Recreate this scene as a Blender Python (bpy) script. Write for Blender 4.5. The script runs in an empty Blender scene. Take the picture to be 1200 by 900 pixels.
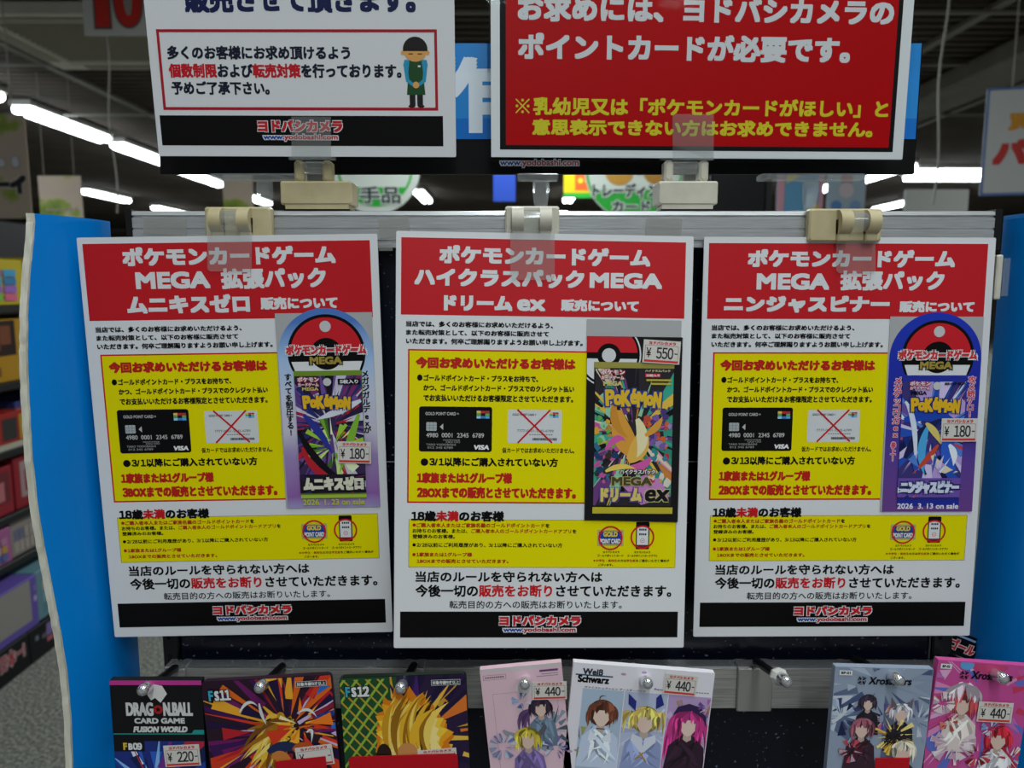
import bpy, math, random
import numpy as np
from mathutils import Matrix, Vector

SC = bpy.context.scene
COL = SC.collection
CZ = 1.45                                   # camera height

# ------------------------------------------------------------------ camera, world, light, exposure
FPX, PITCH = 880.0, math.radians(7.3)
cam_data = bpy.data.cameras.new('camera')
cam_data.sensor_fit = 'HORIZONTAL'
cam_data.sensor_width = 36.0
cam_data.lens = 36.0 * FPX / 1200.0
cam_data.clip_start = 0.02
cam_data.clip_end = 100
cam_data.dof.use_dof = True
cam_data.dof.focus_distance = 0.545
cam_data.dof.aperture_fstop = 9.0
cam = bpy.data.objects.new('camera', cam_data)
COL.objects.link(cam)
cam.location = (0, 0, CZ)
cam.rotation_euler = (math.pi / 2 - PITCH, 0, 0)
SC.camera = cam

SC.view_settings.view_transform = 'Standard'
SC.view_settings.look = 'None'
SC.view_settings.gamma = 1.0
SC.view_settings.use_curve_mapping = False
SC.view_settings.exposure = -0.06

world = bpy.data.worlds.new('shop_surroundings')
SC.world = world
world.use_nodes = True
_bg = world.node_tree.nodes['Background']
_bg.inputs[0].default_value = (0.93, 0.97, 1.0, 1)
_bg.inputs[1].default_value = 0.20

AREA_POWER = {-5.0: 1.5, -1.5: 4.5, 0.2: 26.0, 1.5: 11.0, 5.0: 6.0}   # middle row added to light the posters more than the side boards
for lx in (-5.0, -1.5, 0.2, 1.5, 5.0):           # unseen ceiling rows over and behind the photographer
    for ly in (-3.6, -1.6, 0.3):
        ld = bpy.data.lights.new('ceiling_area_light', 'AREA')
        ld.shape = 'RECTANGLE'
        ld.size, ld.size_y = 0.25, 1.5
        ld.energy = AREA_POWER[lx]
        ld.color = (0.915, 0.985, 1.0)
        lo = bpy.data.objects.new('ceiling_area_light', ld)
        COL.objects.link(lo)
        lo.location = (lx, ly, 3.16)

for lx in (-9.5, -5.0, 0.0, 5.0, 9.5):       # area lights added farther in to brighten the floor and ceiling
    for ly in (4.2, 10.0, 16.0):
        ld = bpy.data.lights.new('ceiling_area_light', 'AREA')
        ld.shape = 'RECTANGLE'
        ld.size, ld.size_y = 0.25, 1.5
        ld.energy = 85.0
        ld.color = (0.915, 0.985, 1.0)
        lo = bpy.data.objects.new('ceiling_area_light', ld)
        COL.objects.link(lo)
        lo.location = (lx, ly, 3.12)

# ------------------------------------------------------------------ helpers
def lin(hexs):
    hexs = hexs.lstrip('#')
    out = []
    for i in (0, 2, 4):
        c = int(hexs[i:i + 2], 16) / 255
        out.append(c / 12.92 if c <= 0.04045 else ((c + 0.055) / 1.055) ** 2.4)
    return (*out, 1)

MATS = {}
def mat(name, hexs=None, rough=0.5, metal=0.0, spec=0.35):
    if name in MATS: return MATS[name]
    m = bpy.data.materials.new(name)
    m.use_nodes = True
    b = m.node_tree.nodes['Principled BSDF']
    b.inputs['Base Color'].default_value = lin(hexs)
    b.inputs['Roughness'].default_value = rough
    b.inputs['Metallic'].default_value = metal
    b.inputs['Specular IOR Level'].default_value = spec
    MATS[name] = m
    return m

def ink(hexs, rough=0.42, spec=0.25):
    return mat('ink_' + hexs.lower().lstrip('#') + ('' if rough == 0.42 else '_%d' % (rough * 100)), hexs, rough, 0, spec)

def emit(name, hexs, strength):
    m = bpy.data.materials.new(name); m.use_nodes = True
    nt = m.node_tree; nt.nodes.clear()
    e = nt.nodes.new('ShaderNodeEmission'); o = nt.nodes.new('ShaderNodeOutputMaterial')
    e.inputs[0].default_value = lin(hexs); e.inputs[1].default_value = strength
    nt.links.new(e.outputs[0], o.inputs[0])
    return m

def noise_mat(name, cols, scale=20.0, rough=0.5, metal=0.0, coord='Object', stretch=(1, 1, 1), bump=0.0, detail=4.0, spec=0.35):
    m = bpy.data.materials.new(name); m.use_nodes = True
    nt = m.node_tree; b = nt.nodes['Principled BSDF']
    tc = nt.nodes.new('ShaderNodeTexCoord'); mp = nt.nodes.new('ShaderNodeMapping')
    n = nt.nodes.new('ShaderNodeTexNoise'); r = nt.nodes.new('ShaderNodeValToRGB')
    mp.inputs['Scale'].default_value = stretch
    n.inputs['Scale'].default_value = scale; n.inputs['Detail'].default_value = detail
    nt.links.new(tc.outputs[coord], mp.inputs[0]); nt.links.new(mp.outputs[0], n.inputs['Vector'])
    nt.links.new(n.outputs['Fac'], r.inputs[0]); nt.links.new(r.outputs[0], b.inputs['Base Color'])
    els = r.color_ramp.elements
    while len(els) < len(cols): els.new(0.5)
    for i, (p, c) in enumerate(cols):
        els[i].position = p; els[i].color = lin(c)
    b.inputs['Roughness'].default_value = rough; b.inputs['Metallic'].default_value = metal
    b.inputs['Specular IOR Level'].default_value = spec
    if bump:
        bp = nt.nodes.new('ShaderNodeBump'); bp.inputs['Strength'].default_value = bump
        bp.inputs['Distance'].default_value = 0.01
        nt.links.new(n.outputs['Fac'], bp.inputs['Height']); nt.links.new(bp.outputs[0], b.inputs['Normal'])
    return m

def ramp_mat(name, cols, axis='Z', rough=0.4, wobble=0.0):
    """A print whose ink runs through several colours along one side of the sheet."""
    m = bpy.data.materials.new(name); m.use_nodes = True
    nt = m.node_tree; b = nt.nodes['Principled BSDF']
    tc = nt.nodes.new('ShaderNodeTexCoord'); sp = nt.nodes.new('ShaderNodeSeparateXYZ'); r = nt.nodes.new('ShaderNodeValToRGB')
    nt.links.new(tc.outputs['Object'], sp.inputs[0])
    mr = nt.nodes.new('ShaderNodeMapRange')
    lo, hi = cols[0][0], cols[-1][0]
    mr.inputs['From Min'].default_value = lo; mr.inputs['From Max'].default_value = hi
    src = sp.outputs[axis]
    if wobble:
        nz = nt.nodes.new('ShaderNodeTexNoise'); nz.inputs['Scale'].default_value = 28; nz.inputs['Detail'].default_value = 2
        nt.links.new(tc.outputs['Object'], nz.inputs['Vector'])
        ma = nt.nodes.new('ShaderNodeMath'); ma.operation = 'MULTIPLY_ADD'
        nt.links.new(nz.outputs['Fac'], ma.inputs[0]); ma.inputs[1].default_value = wobble
        nt.links.new(src, ma.inputs[2]); src = ma.outputs[0]
    nt.links.new(src, mr.inputs['Value']); nt.links.new(mr.outputs[0], r.inputs[0])
    nt.links.new(r.outputs[0], b.inputs['Base Color'])
    els = r.color_ramp.elements
    while len(els) < len(cols): els.new(0.5)
    for i, (p, c) in enumerate(cols):
        els[i].position = (p - lo) / (hi - lo); els[i].color = lin(c)
    b.inputs['Roughness'].default_value = rough; b.inputs['Specular IOR Level'].default_value = 0.25
    return m

def clear_mat(name, tint='f4f8fa', gloss=0.12, rough=0.08, haze=0.0, mirror=0.3):
    """Clear plastic film: light passes straight through, a little is mirrored, a little is scattered."""
    m = bpy.data.materials.new(name); m.use_nodes = True
    nt = m.node_tree; nt.nodes.clear()
    o = nt.nodes.new('ShaderNodeOutputMaterial'); t = nt.nodes.new('ShaderNodeBsdfTransparent')
    g = nt.nodes.new('ShaderNodeBsdfGlossy'); mx = nt.nodes.new('ShaderNodeMixShader')
    t.inputs[0].default_value = lin(tint); g.inputs['Roughness'].default_value = rough
    g.inputs[0].default_value = (1, 1, 1, 1)
    lw = nt.nodes.new('ShaderNodeLayerWeight'); lw.inputs[0].default_value = 0.25
    ma = nt.nodes.new('ShaderNodeMath'); ma.operation = 'MULTIPLY_ADD'
    nt.links.new(lw.outputs['Fresnel'], ma.inputs[0]); ma.inputs[1].default_value = mirror; ma.inputs[2].default_value = gloss * 0.3
    nt.links.new(ma.outputs[0], mx.inputs[0]); nt.links.new(t.outputs[0], mx.inputs[1]); nt.links.new(g.outputs[0], mx.inputs[2])
    last = mx.outputs[0]
    if haze:
        d = nt.nodes.new('ShaderNodeBsdfDiffuse'); d.inputs[0].default_value = lin('e8e8e4')
        m2 = nt.nodes.new('ShaderNodeMixShader'); m2.inputs[0].default_value = haze
        nt.links.new(last, m2.inputs[1]); nt.links.new(d.outputs[0], m2.inputs[2]); last = m2.outputs[0]
    nt.links.new(last, o.inputs[0])
    return m

def glass_mat(name, rough=0.05):
    m = bpy.data.materials.new(name); m.use_nodes = True
    b = m.node_tree.nodes['Principled BSDF']
    b.inputs['Base Color'].default_value = (0.95, 0.97, 0.97, 1)
    b.inputs['Transmission Weight'].default_value = 1.0
    b.inputs['Roughness'].default_value = rough
    b.inputs['IOR'].default_value = 1.35
    return m

def tag(o, label, cat, group=None, kind=None):
    if label: o['label'] = label
    if cat: o['category'] = cat
    if group: o['group'] = group
    if kind: o['kind'] = kind
    return o

def empty(name, loc, label=None, cat=None, group=None, rot=None):
    o = bpy.data.objects.new(name, None)
    o.empty_display_size = 0.02
    COL.objects.link(o)
    o.location = loc
    if rot is not None:
        o.rotation_mode = 'AXIS_ANGLE'
        v = Vector(rot); a = v.length
        ax = v.normalized() if a > 1e-9 else Vector((0, 0, 1))
        o.rotation_axis_angle = (a, ax.x, ax.y, ax.z)
    return tag(o, label, cat, group)

def at(x, y, Y):
    """The point at distance Y in front of the camera that lies along a line of sight (used to survey the place)."""
    F = np.array([0, math.cos(PITCH), -math.sin(PITCH)]); D = np.array([0, -math.sin(PITCH), -math.cos(PITCH)])
    d = F + (x - 600) / FPX * np.array([1, 0, 0]) + (y - 450) / FPX * D
    d = d * (Y / d[1])
    return Vector((d[0], d[1], d[2] + CZ))

_tcache = {}
def text_geo(segs):
    """Glyph outlines of a line of writing: vertices, faces and the piece of the line each face belongs to."""
    key = tuple(segs)
    if key in _tcache: return _tcache[key]
    cu = bpy.data.curves.new('writing', 'FONT')
    line = ''.join(segs)
    wide = any(ord(c) > 0x2fff for c in line) or not any(c.islower() or c in ' -.,' for c in line)
    if wide: segs = [''.join(chr(ord(c) + 0xfee0) if c.isdigit() and ord(c) < 128 else c for c in q) for q in segs]
    line = ''.join(segs)
    cu.body = line
    cu.size = 1.0
    cu.resolution_u = 3
    cu.align_x = 'CENTER' if '\n' in cu.body else 'LEFT'
    cu.space_line = 0.93
    for _ in segs: cu.materials.append(None)
    i = 0
    for k, s in enumerate(segs):
        for _ch in s:
            cu.body_format[i].material_index = k
            dig = [0xff10 <= ord(c) <= 0xff19 for c in line[i:i + 2]]
            nxt = len(dig) > 1 and dig[1]
            if dig[0]: cu.body_format[i].kerning = -17.0 if nxt else -8.0
            elif nxt: cu.body_format[i].kerning = -8.0
            i += 1
    ob = bpy.data.objects.new('writing', cu)
    COL.objects.link(ob)
    dg = bpy.context.evaluated_depsgraph_get()
    dg.update()
    me = bpy.data.meshes.new_from_object(ob.evaluated_get(dg))
    n = len(me.vertices)
    co = np.empty(n * 3); me.vertices.foreach_get('co', co)
    co = co.reshape(-1, 3)[:, :2].copy()
    fs = [tuple(p.vertices) for p in me.polygons]
    mi = [p.material_index for p in me.polygons]
    bpy.data.meshes.remove(me)
    bpy.data.objects.remove(ob); bpy.data.curves.remove(cu)
    _tcache[key] = (co, fs, mi)
    return _tcache[key]

class MB:
    """Collects faces and links them as ONE mesh object. Sheet coordinates: mm, x right, y down, d towards the reader."""
    def __init__(self, w=0.0, h=0.0):
        self.w, self.h = w, h
        self.V, self.F, self.MI, self.M, self.n = [], [], [], [], 0
        self.S = []
    def mi(self, m):
        if m not in self.M: self.M.append(m)
        return self.M.index(m)
    def add(self, verts, faces, m, smooth=False):
        k = self.n
        verts = np.asarray(verts, float).reshape(-1, 3)
        self.V.append(verts); self.n += len(verts)
        i = self.mi(m)
        for f in faces:
            self.F.append(tuple(v + k for v in f)); self.MI.append(i); self.S.append(smooth)
    # ---- sheet drawing
    def P(self, xy, d):
        xy = np.asarray(xy, float)
        return np.stack([(xy[:, 0] - self.w / 2) / 1000, np.full(len(xy), -d / 1000), (self.h / 2 - xy[:, 1]) / 1000], 1)
    def poly(self, pts, d, m):
        pts = list(pts)
        a = sum(pts[i][0] * pts[(i + 1) % len(pts)][1] - pts[(i + 1) % len(pts)][0] * pts[i][1] for i in range(len(pts)))
        if a > 0: pts = pts[::-1]
        self.add(self.P(pts, d), [tuple(range(len(pts)))], m)
    def rect(self, x0, x1, y0, y1, d, m): self.poly([(x0, y0), (x1, y0), (x1, y1), (x0, y1)], d, m)
    def frame(self, x0, x1, y0, y1, t, d, m):
        self.rect(x0, x1, y0, y0 + t, d, m); self.rect(x0, x1, y1 - t, y1, d, m)
        self.rect(x0, x0 + t, y0 + t, y1 - t, d, m); self.rect(x1 - t, x1, y0 + t, y1 - t, d, m)
    def arc_pts(self, cx, cy, r, a0, a1, n=40, ry=None):
        ry = ry or r
        return [(cx + r * math.cos(math.radians(a0 + (a1 - a0) * i / n)), cy - ry * math.sin(math.radians(a0 + (a1 - a0) * i / n))) for i in range(n + 1)]
    def disc(self, cx, cy, r, d, m, n=40, ry=None): self.poly(self.arc_pts(cx, cy, r, 0, 360, n, ry)[:-1], d, m)
    def ring(self, cx, cy, r0, r1, d, m, a0=0, a1=360, n=48):
        A = self.arc_pts(cx, cy, r0, a0, a1, n); B = self.arc_pts(cx, cy, r1, a0, a1, n)
        for i in range(n): self.poly([A[i], A[i + 1], B[i + 1], B[i]], d, m)
    def line(self, x0, y0, x1, y1, t, d, m):
        L = math.hypot(x1 - x0, y1 - y0); nx, ny = -(y1 - y0) / L * t / 2, (x1 - x0) / L * t / 2
        self.poly([(x0 + nx, y0 + ny), (x1 + nx, y1 + ny), (x1 - nx, y1 - ny), (x0 - nx, y0 - ny)], d, m)
    def text(self, s, x0, x1, y0, y1, d, m, b=0.0, slant=0.0, turn=0.0):
        """Writing whose inked area fills x0..x1, y0..y1; b thickens the strokes by b mm on every side."""
        segs = [(s, m)] if isinstance(s, str) else s
        co, fs, mi = text_geo([q[0] for q in segs])
        if not len(co): return
        lo, hi = co.min(0), co.max(0)
        X0, X1, Y0, Y1 = x0 + b, x1 - b, y0 + b, y1 - b
        u = (co - lo) / np.maximum(hi - lo, 1e-6)
        xy = np.stack([X0 + u[:, 0] * (X1 - X0), Y1 - u[:, 1] * (Y1 - Y0)], 1)
        if slant: xy[:, 0] += (Y1 - xy[:, 1]) * slant
        if turn:
            c, sn = math.cos(math.radians(turn)), math.sin(math.radians(turn)); ctr = np.array([(x0 + x1) / 2, (y0 + y1) / 2])
            q = xy - ctr; xy = np.stack([q[:, 0] * c + q[:, 1] * sn, -q[:, 0] * sn + q[:, 1] * c], 1) + ctr
        if b <= 0: offs = [(0, 0)]
        else:
            k = 4 if b < 0.22 else 8
            offs = [(b * i, b * j) for i in (-1, 1) for j in (-1, 1)] + ([(b, 0), (-b, 0), (0, b), (0, -b)] if k == 8 else [])
            if b > 0.3: offs.append((0, 0))
        for j, seg in enumerate(segs):
            ff = [f for f, q in zip(fs, mi) if q == j]
            if not ff: continue
            used = sorted({v for f in ff for v in f}); ren = {v: i for i, v in enumerate(used)}
            ff = [tuple(ren[v] for v in f) for f in ff]; sub = xy[used]
            for q, (ox, oy) in enumerate(offs):
                self.add(self.P(sub + np.array([ox, oy]), d + 0.005 * q), ff, seg[1])
    def outlined(self, s, x0, x1, y0, y1, d, fill, edge, b=0.2, e=0.5, slant=0.0, turn=0.0):
        self.text(s, x0 - e, x1 + e, y0 - e, y1 + e, d, edge, b + e, slant, turn)
        self.text(s, x0, x1, y0, y1, d + 0.07, fill, b, slant, turn)
    def logo(self, x0, x1, y0, y1, d, fill, edge):
        w, h = x1 - x0, y1 - y0
        for k, (c, a, bb, t, u, tn) in enumerate((('P', 0, .17, .0, .95, 4), ('o', .15, .30, .28, .9, 0), ('K', .28, .46, .02, .98, 2), ('é', .44, .57, -.06, .84, 0), ('M', .56, .74, .1, 1.02, 0), ('o', .725, .86, .3, .92, 0), ('N', .85, 1.0, .12, 1.06, -4))):
            X0, X1, Ya, Yb = x0 + a * w, x0 + bb * w - .2, y0 + t * h, y0 + u * h
            self.text(c, X0 - .9, X1 + .9, Ya - .9, Yb + .9, d + k * .001, edge, 1.5, 0, tn)
            self.text(c, X0, X1, Ya, Yb, d + .09 + k * .001, fill, .6, 0, tn)
    # ---- clipped artwork
    def cpoly(self, pts, box, d, m):
        x0, x1, y0, y1 = box
        for ax, lim, sg in ((0, x0, 1), (0, x1, -1), (1, y0, 1), (1, y1, -1)):
            out = []
            for i in range(len(pts)):
                p, q = pts[i], pts[(i + 1) % len(pts)]
                a, c = (p[ax] - lim) * sg, (q[ax] - lim) * sg
                if a >= 0: out.append(p)
                if (a >= 0) != (c >= 0):
                    t = a / (a - c); out.append((p[0] + t * (q[0] - p[0]), p[1] + t * (q[1] - p[1])))
            pts = out
            if len(pts) < 3: return
        self.poly(pts, d, m)
    def burst(self, box, cx, cy, cols, d, n=40, seed=1, r0=0.0, r1=60.0, wid=9.0, a0=0, a1=360):
        rnd = random.Random(seed)
        for i in range(n):
            a = math.radians(rnd.uniform(a0, a1)); s = rnd.uniform(r0, r0 + (r1 - r0) * 0.35); L = rnd.uniform(s + 6, r1); w = math.radians(rnd.uniform(0.25, 1) * wid)
            p = [(cx + s * math.cos(a), cy - s * math.sin(a)), (cx + L * math.cos(a - w), cy - L * math.sin(a - w)), (cx + L * math.cos(a + w), cy - L * math.sin(a + w))]
            if rnd.random() < 0.5: p = [(cx + L * math.cos(a), cy - L * math.sin(a)), (cx + s * math.cos(a - w), cy - s * math.sin(a - w)), (cx + s * math.cos(a + w), cy - s * math.sin(a + w))]
            self.cpoly(p, box, d + i * 0.003, cols[rnd.randrange(len(cols))])
    def ribbon(self, box, pts, wid, d, m, n=18):
        """A tapering painted stroke along a quadratic curve."""
        (ax, ay), (bx, by), (cx, cy) = pts; prev = None
        for i in range(n + 1):
            t = i / n; x = (1 - t) ** 2 * ax + 2 * t * (1 - t) * bx + t * t * cx; y = (1 - t) ** 2 * ay + 2 * t * (1 - t) * by + t * t * cy
            dx = 2 * (1 - t) * (bx - ax) + 2 * t * (cx - bx); dy = 2 * (1 - t) * (by - ay) + 2 * t * (cy - by); L = math.hypot(dx, dy) or 1
            w = wid * math.sin(math.pi * (0.12 + 0.88 * t)) * 0.5
            cur = ((x - dy / L * w, y + dx / L * w), (x + dy / L * w, y - dx / L * w))
            if prev: self.cpoly([prev[0], cur[0], cur[1], prev[1]], box, d, m)
            prev = cur
    def cdisc(self, box, cx, cy, r, d, m, ry=None, n=28): self.cpoly(self.arc_pts(cx, cy, r, 0, 360, n, ry)[:-1], box, d, m)
    def slab(self, x0, x1, y0, y1, d0, d1, m, r=0.0, mf=None):
        """A sheet with real thickness from d0 (back) to d1 (front)."""
        r = max(r, 0.01); pts = []
        for cx, cy, a in ((x1 - r, y0 + r, 0), (x0 + r, y0 + r, 90), (x0 + r, y1 - r, 180), (x1 - r, y1 - r, 270)):
            pts += self.arc_pts(cx, cy, r, a, a + 90, 5)
        self.extrude(pts, d0, d1, m, mf)
    def extrude(self, pts, d0, d1, m, mf=None):
        n = len(pts)
        A, B = self.P(pts, d0), self.P(pts, d1)
        self.add(B, [tuple(range(n))], mf or m)
        V = np.concatenate([A, B])
        self.add(V, [tuple(range(n))[::-1]] + [(i, (i + 1) % n, n + (i + 1) % n, n + i) for i in range(n)], m)
    # ---- solids in metres
    def box(self, x0, x1, y0, y1, z0, z1, m, bev=0.0):
        if bev <= 0:
            v = [(x, y, z) for x in (x0, x1) for y in (y0, y1) for z in (z0, z1)]
            self.add(v, [(0, 1, 3, 2), (4, 6, 7, 5), (0, 4, 5, 1), (2, 3, 7, 6), (0, 2, 6, 4), (1, 5, 7, 3)], m)
        else:
            b = bev; pr = [(x0 + b, z0), (x1 - b, z0), (x1, z0 + b), (x1, z1 - b), (x1 - b, z1), (x0 + b, z1), (x0, z1 - b), (x0, z0 + b)]
            pin = [(x0 + 2 * b, z0 + b), (x1 - 2 * b, z0 + b), (x1 - b, z0 + 2 * b), (x1 - b, z1 - 2 * b), (x1 - 2 * b, z1 - b), (x0 + 2 * b, z1 - b), (x0 + b, z1 - 2 * b), (x0 + b, z0 + 2 * b)]
            V = [(x, y0, z) for x, z in pin] + [(x, y0 + b, z) for x, z in pr] + [(x, y1 - b, z) for x, z in pr] + [(x, y1, z) for x, z in pin]
            f = [tuple(range(8)), tuple(range(31, 23, -1))]
            for k in range(3):
                for i in range(8): f.append((k * 8 + i, k * 8 + 8 + i, k * 8 + 8 + (i + 1) % 8, k * 8 + (i + 1) % 8))
            self.add(V, [q[::-1] for q in f], m)
    def tube(self, pts, r, m, n=14, caps=True, radii=None, smooth=True):
        pts = [Vector(p) for p in pts]; V = []; prev = None
        for i, p in enumerate(pts):
            t = (pts[min(i + 1, len(pts) - 1)] - pts[max(i - 1, 0)]).normalized()
            if prev is None:
                u = t.orthogonal().normalized()
            else:
                u = (prev - t * prev.dot(t)).normalized()
            prev = u; w = t.cross(u); rr = radii[i] if radii else r
            for k in range(n):
                a = 2 * math.pi * k / n; V.append(tuple(p + (u * math.cos(a) + w * math.sin(a)) * rr))
        f = [(i * n + k, i * n + (k + 1) % n, (i + 1) * n + (k + 1) % n, (i + 1) * n + k) for i in range(len(pts) - 1) for k in range(n)]
        self.add(V, f, m, smooth)
        if caps:
            self.add(V[:n], [tuple(range(n))[::-1]], m); self.add(V[-n:], [tuple(range(n))], m)
    def data(self, name):
        me = bpy.data.meshes.new(name)
        V = np.concatenate(self.V) if self.V else np.zeros((0, 3))
        me.from_pydata(V.tolist(), [], self.F)
        for m in self.M: me.materials.append(m)
        me.polygons.foreach_set('material_index', self.MI)
        me.polygons.foreach_set('use_smooth', self.S)
        me.update()
        return me
    def build(self, name, parent=None, label=None):
        return link(name, self.data(name), parent, label)

def link(name, me, parent=None, label=None):
    o = bpy.data.objects.new(name, me)
    COL.objects.link(o)
    if parent: o.parent = parent
    if label: o['label'] = label
    return o

# ------------------------------------------------------------------ shared materials
WHITE = ink('d9dbdd'); RED = ink('bf1620'); DRED = ink('b3101b'); BLACK = mat('ink_black', '0b0a0b', 0.45, 0, 0.12); YEL = mat('ink_yellow', 'e2d700', 0.5, 0, 0.08); GOLD = ink('f2b705')
BLUE = ink('173f9e'); NAVY = ink('101c4a'); GREEN = ink('2fa63c')
M_PAPER_EDGE = ink('c9cbcc')
M_NAVY = noise_mat('navy_speckled_panel', [(0.0, '070b18'), (0.66, '0a0f20'), (0.71, '0c1226'), (0.76, '6c7486')], 330, 0.33, 0, 'Object', (1, 1, 1), 0, 1.0, 0.3)  # sparse pale specks scattered by noise over the dark navy
M_ALU = noise_mat('brushed_aluminium', [(0.3, 'b0b3b4'), (0.7, 'd0d3d4')], 40, 0.3, 0.7, 'Object', (1, 40, 40))
M_STEEL = noise_mat('hook_bar_steel', [(0.3, '8c8c88'), (0.7, 'b2b1ab')], 30, 0.3, 0.4, 'Object', (1, 40, 40))
M_CHROME = mat('chrome', 'd8dadc', 0.16, 0.85)
M_BLACK_METAL = mat('black_metal', '08080a', 0.4, 0.0, 0.4)
M_BEIGE = noise_mat('aged_beige_plastic', [(0.3, 'b3a67f'), (0.7, 'c4b892')], 60, 0.45)
M_CREAM = noise_mat('cream_plastic', [(0.3, 'c3bfae'), (0.7, 'd2cebe')], 60, 0.42)
M_CLEAR = clear_mat('clear_plastic_film', 'fbfcfc', 0.08, 0.10, 0.07)
M_SLEEVE = clear_mat('clear_sleeve_film', 'fdfefe', 0.0, 0.03, 0.0, 0.1)
M_GLASS = clear_mat('clear_acrylic', 'eef2f3', 0.2, 0.08, 0.2)
M_BLUEBOARD = noise_mat('blue_foam_board', [(0.35, '007ad2'), (0.65, '0084dc')], 5, 0.34, 0, 'Object', (1, 1, 1), 0, 4, 0.25)
M_FOAM = noise_mat('foam_core_edge', [(0.3, 'b9b7a6'), (0.7, 'd6d4c6')], 160, 0.8, 0, 'Object', (1, 1, 0.2), 0.3)
M_BLACK_PLASTIC = mat('black_plastic', '0b0b0d', 0.35)
# ------------------------------------------------------------------ the room
CEIL = CZ + 1.8
X0, X1, Y0, Y1 = -14.0, 14.0, -1.2, 24.0
m_carpet = noise_mat('grey_carpet', [(0.36, '43443f'), (0.5, '65665f'), (0.64, '8d8e85')], 95, 0.95, 0, 'Object', (1, 1, 1), 0.3, 6)
m_slat = noise_mat('dark_ceiling_slats', [(0.3, '453e36'), (0.7, '574f46')], 2, 0.8)
m_wall = noise_mat('shop_wall_paint', [(0.3, '4a4744'), (0.7, '5a5753')], 1.5, 0.85)
b = MB(); b.box(X0, X1, Y0, Y1, -0.1, 0, m_carpet); tag(b.build('floor'), 'grey carpet floor of the shop', 'floor', kind='structure')
b = MB(); b.box(X0, X1, Y0, Y1, CEIL + 0.12, CEIL + 0.2, mat('ceiling_void', '15120f', 0.9))
y = 3.0
while y < Y1:
    b.box(X0, X1, y, y + 0.045, CEIL, CEIL + 0.1, m_slat); y += 0.13
tag(b.build('ceiling'), 'dark brown slatted ceiling of the shop', 'ceiling', kind='structure')
b = MB(); b.box(X0, X1, Y1, Y1 + 0.15, 0, CEIL, m_wall); tag(b.build('wall_back'), 'dim grey wall at the far end of the shop', 'wall', kind='structure')

b = MB(); b.box(X0 - 0.15, X0, Y0, Y1, 0, CEIL, m_wall); tag(b.build('wall_left'), 'dim grey wall on the left of the shop', 'wall', kind='structure')
b = MB(); b.box(X1, X1 + 0.15, Y0, Y1, 0, CEIL, m_wall); tag(b.build('wall_right'), 'dim grey wall on the right of the shop', 'wall', kind='structure')
m_rail = mat('ceiling_rail_grey', '77746c', 0.6)
m_duct = noise_mat('ceiling_duct_grey', [(0.3, '6a675f'), (0.7, '7b776e')], 3, 0.7)
for x, w, z0, mm, lab in ((-3.75, 0.035, 0.03, m_rail, 'thin grey rail running under the dark ceiling past the cassette unit'),
                          (3.1, 0.035, 0.03, m_rail, 'thin grey rail under the ceiling nearest the red sign'),
                          (4.5, 0.035, 0.03, m_rail, 'thin grey rail under the ceiling beyond the pale duct')):
    b = MB(); b.box(x - w, x + w, 2.8, 22, CEIL - z0, CEIL - 0.001, mm)
    tag(b.build('ceiling_rail'), lab, 'rail', 'rails under the ceiling')
b = MB(); b.box(3.62, 4.08, 2.8, 22, CEIL - 0.16, CEIL - 0.002, m_duct, 0.02)
for k in range(9): b.box(3.61, 4.09, 3.4 + k * 2, 3.44 + k * 2, CEIL - 0.165, CEIL - 0.003, m_rail)
tag(b.build('ceiling_duct'), 'pale grey duct running along the ceiling on the right', 'duct')
for k, yy in enumerate((5.1, 6.25, 8.0)):
    b = MB(); b.box(-13.5, 13.5, yy - 0.02, yy + 0.02, CEIL - 0.05, CEIL - 0.031, m_rail)
    tag(b.build('ceiling_crossbar'), ('thin grey crossbar under the ceiling, nearest of three', 'thin grey crossbar under the ceiling, middle of three', 'thin grey crossbar under the ceiling, farthest of three')[k], 'rail', 'crossbars under the ceiling')

# ceiling cassette air conditioner
ac = empty('air_conditioner', (-2.95, 5.6, CEIL - 0.045), 'square grey cassette air conditioner set in the dark ceiling', 'air conditioner')
m_ac = noise_mat('cassette_plastic', [(0.3, 'cfcdbf'), (0.7, 'dad8ca')], 4, 0.6); m_ac2 = mat('cassette_grille', 'a09c8c', 0.7)
b = MB(); s, t = 0.6, 0.16
for (xa, xb, ya, yb) in ((-s, s, -s, -s + t), (-s, s, s - t, s), (-s, -s + t, -s + t, s - t), (s - t, s, -s + t, s - t)): b.box(xa, xb, ya, yb, -0.05, 0.044, m_ac, 0.012)
b.build('surround', ac)
b = MB(); b.box(-s + t, s - t, -s + t, s - t, -0.02, 0.04, m_ac2)
for k in range(14): b.box(-s + t, s - t, -0.42 + k * 0.062, -0.40 + k * 0.062, -0.035, -0.02, m_ac2)
b.build('grille', ac)
for sx, sy, lx, ly in ((0, -1, 0.36, 0.05), (0, 1, 0.36, 0.05), (-1, 0, 0.05, 0.36), (1, 0, 0.05, 0.36)):
    b = MB(); cx, cy = sx * (s - t / 2), sy * (s - t / 2); b.box(cx - lx, cx + lx, cy - ly, cy + ly, -0.058, -0.05, m_ac2, 0.003); b.build('air_outlet', ac)

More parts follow.
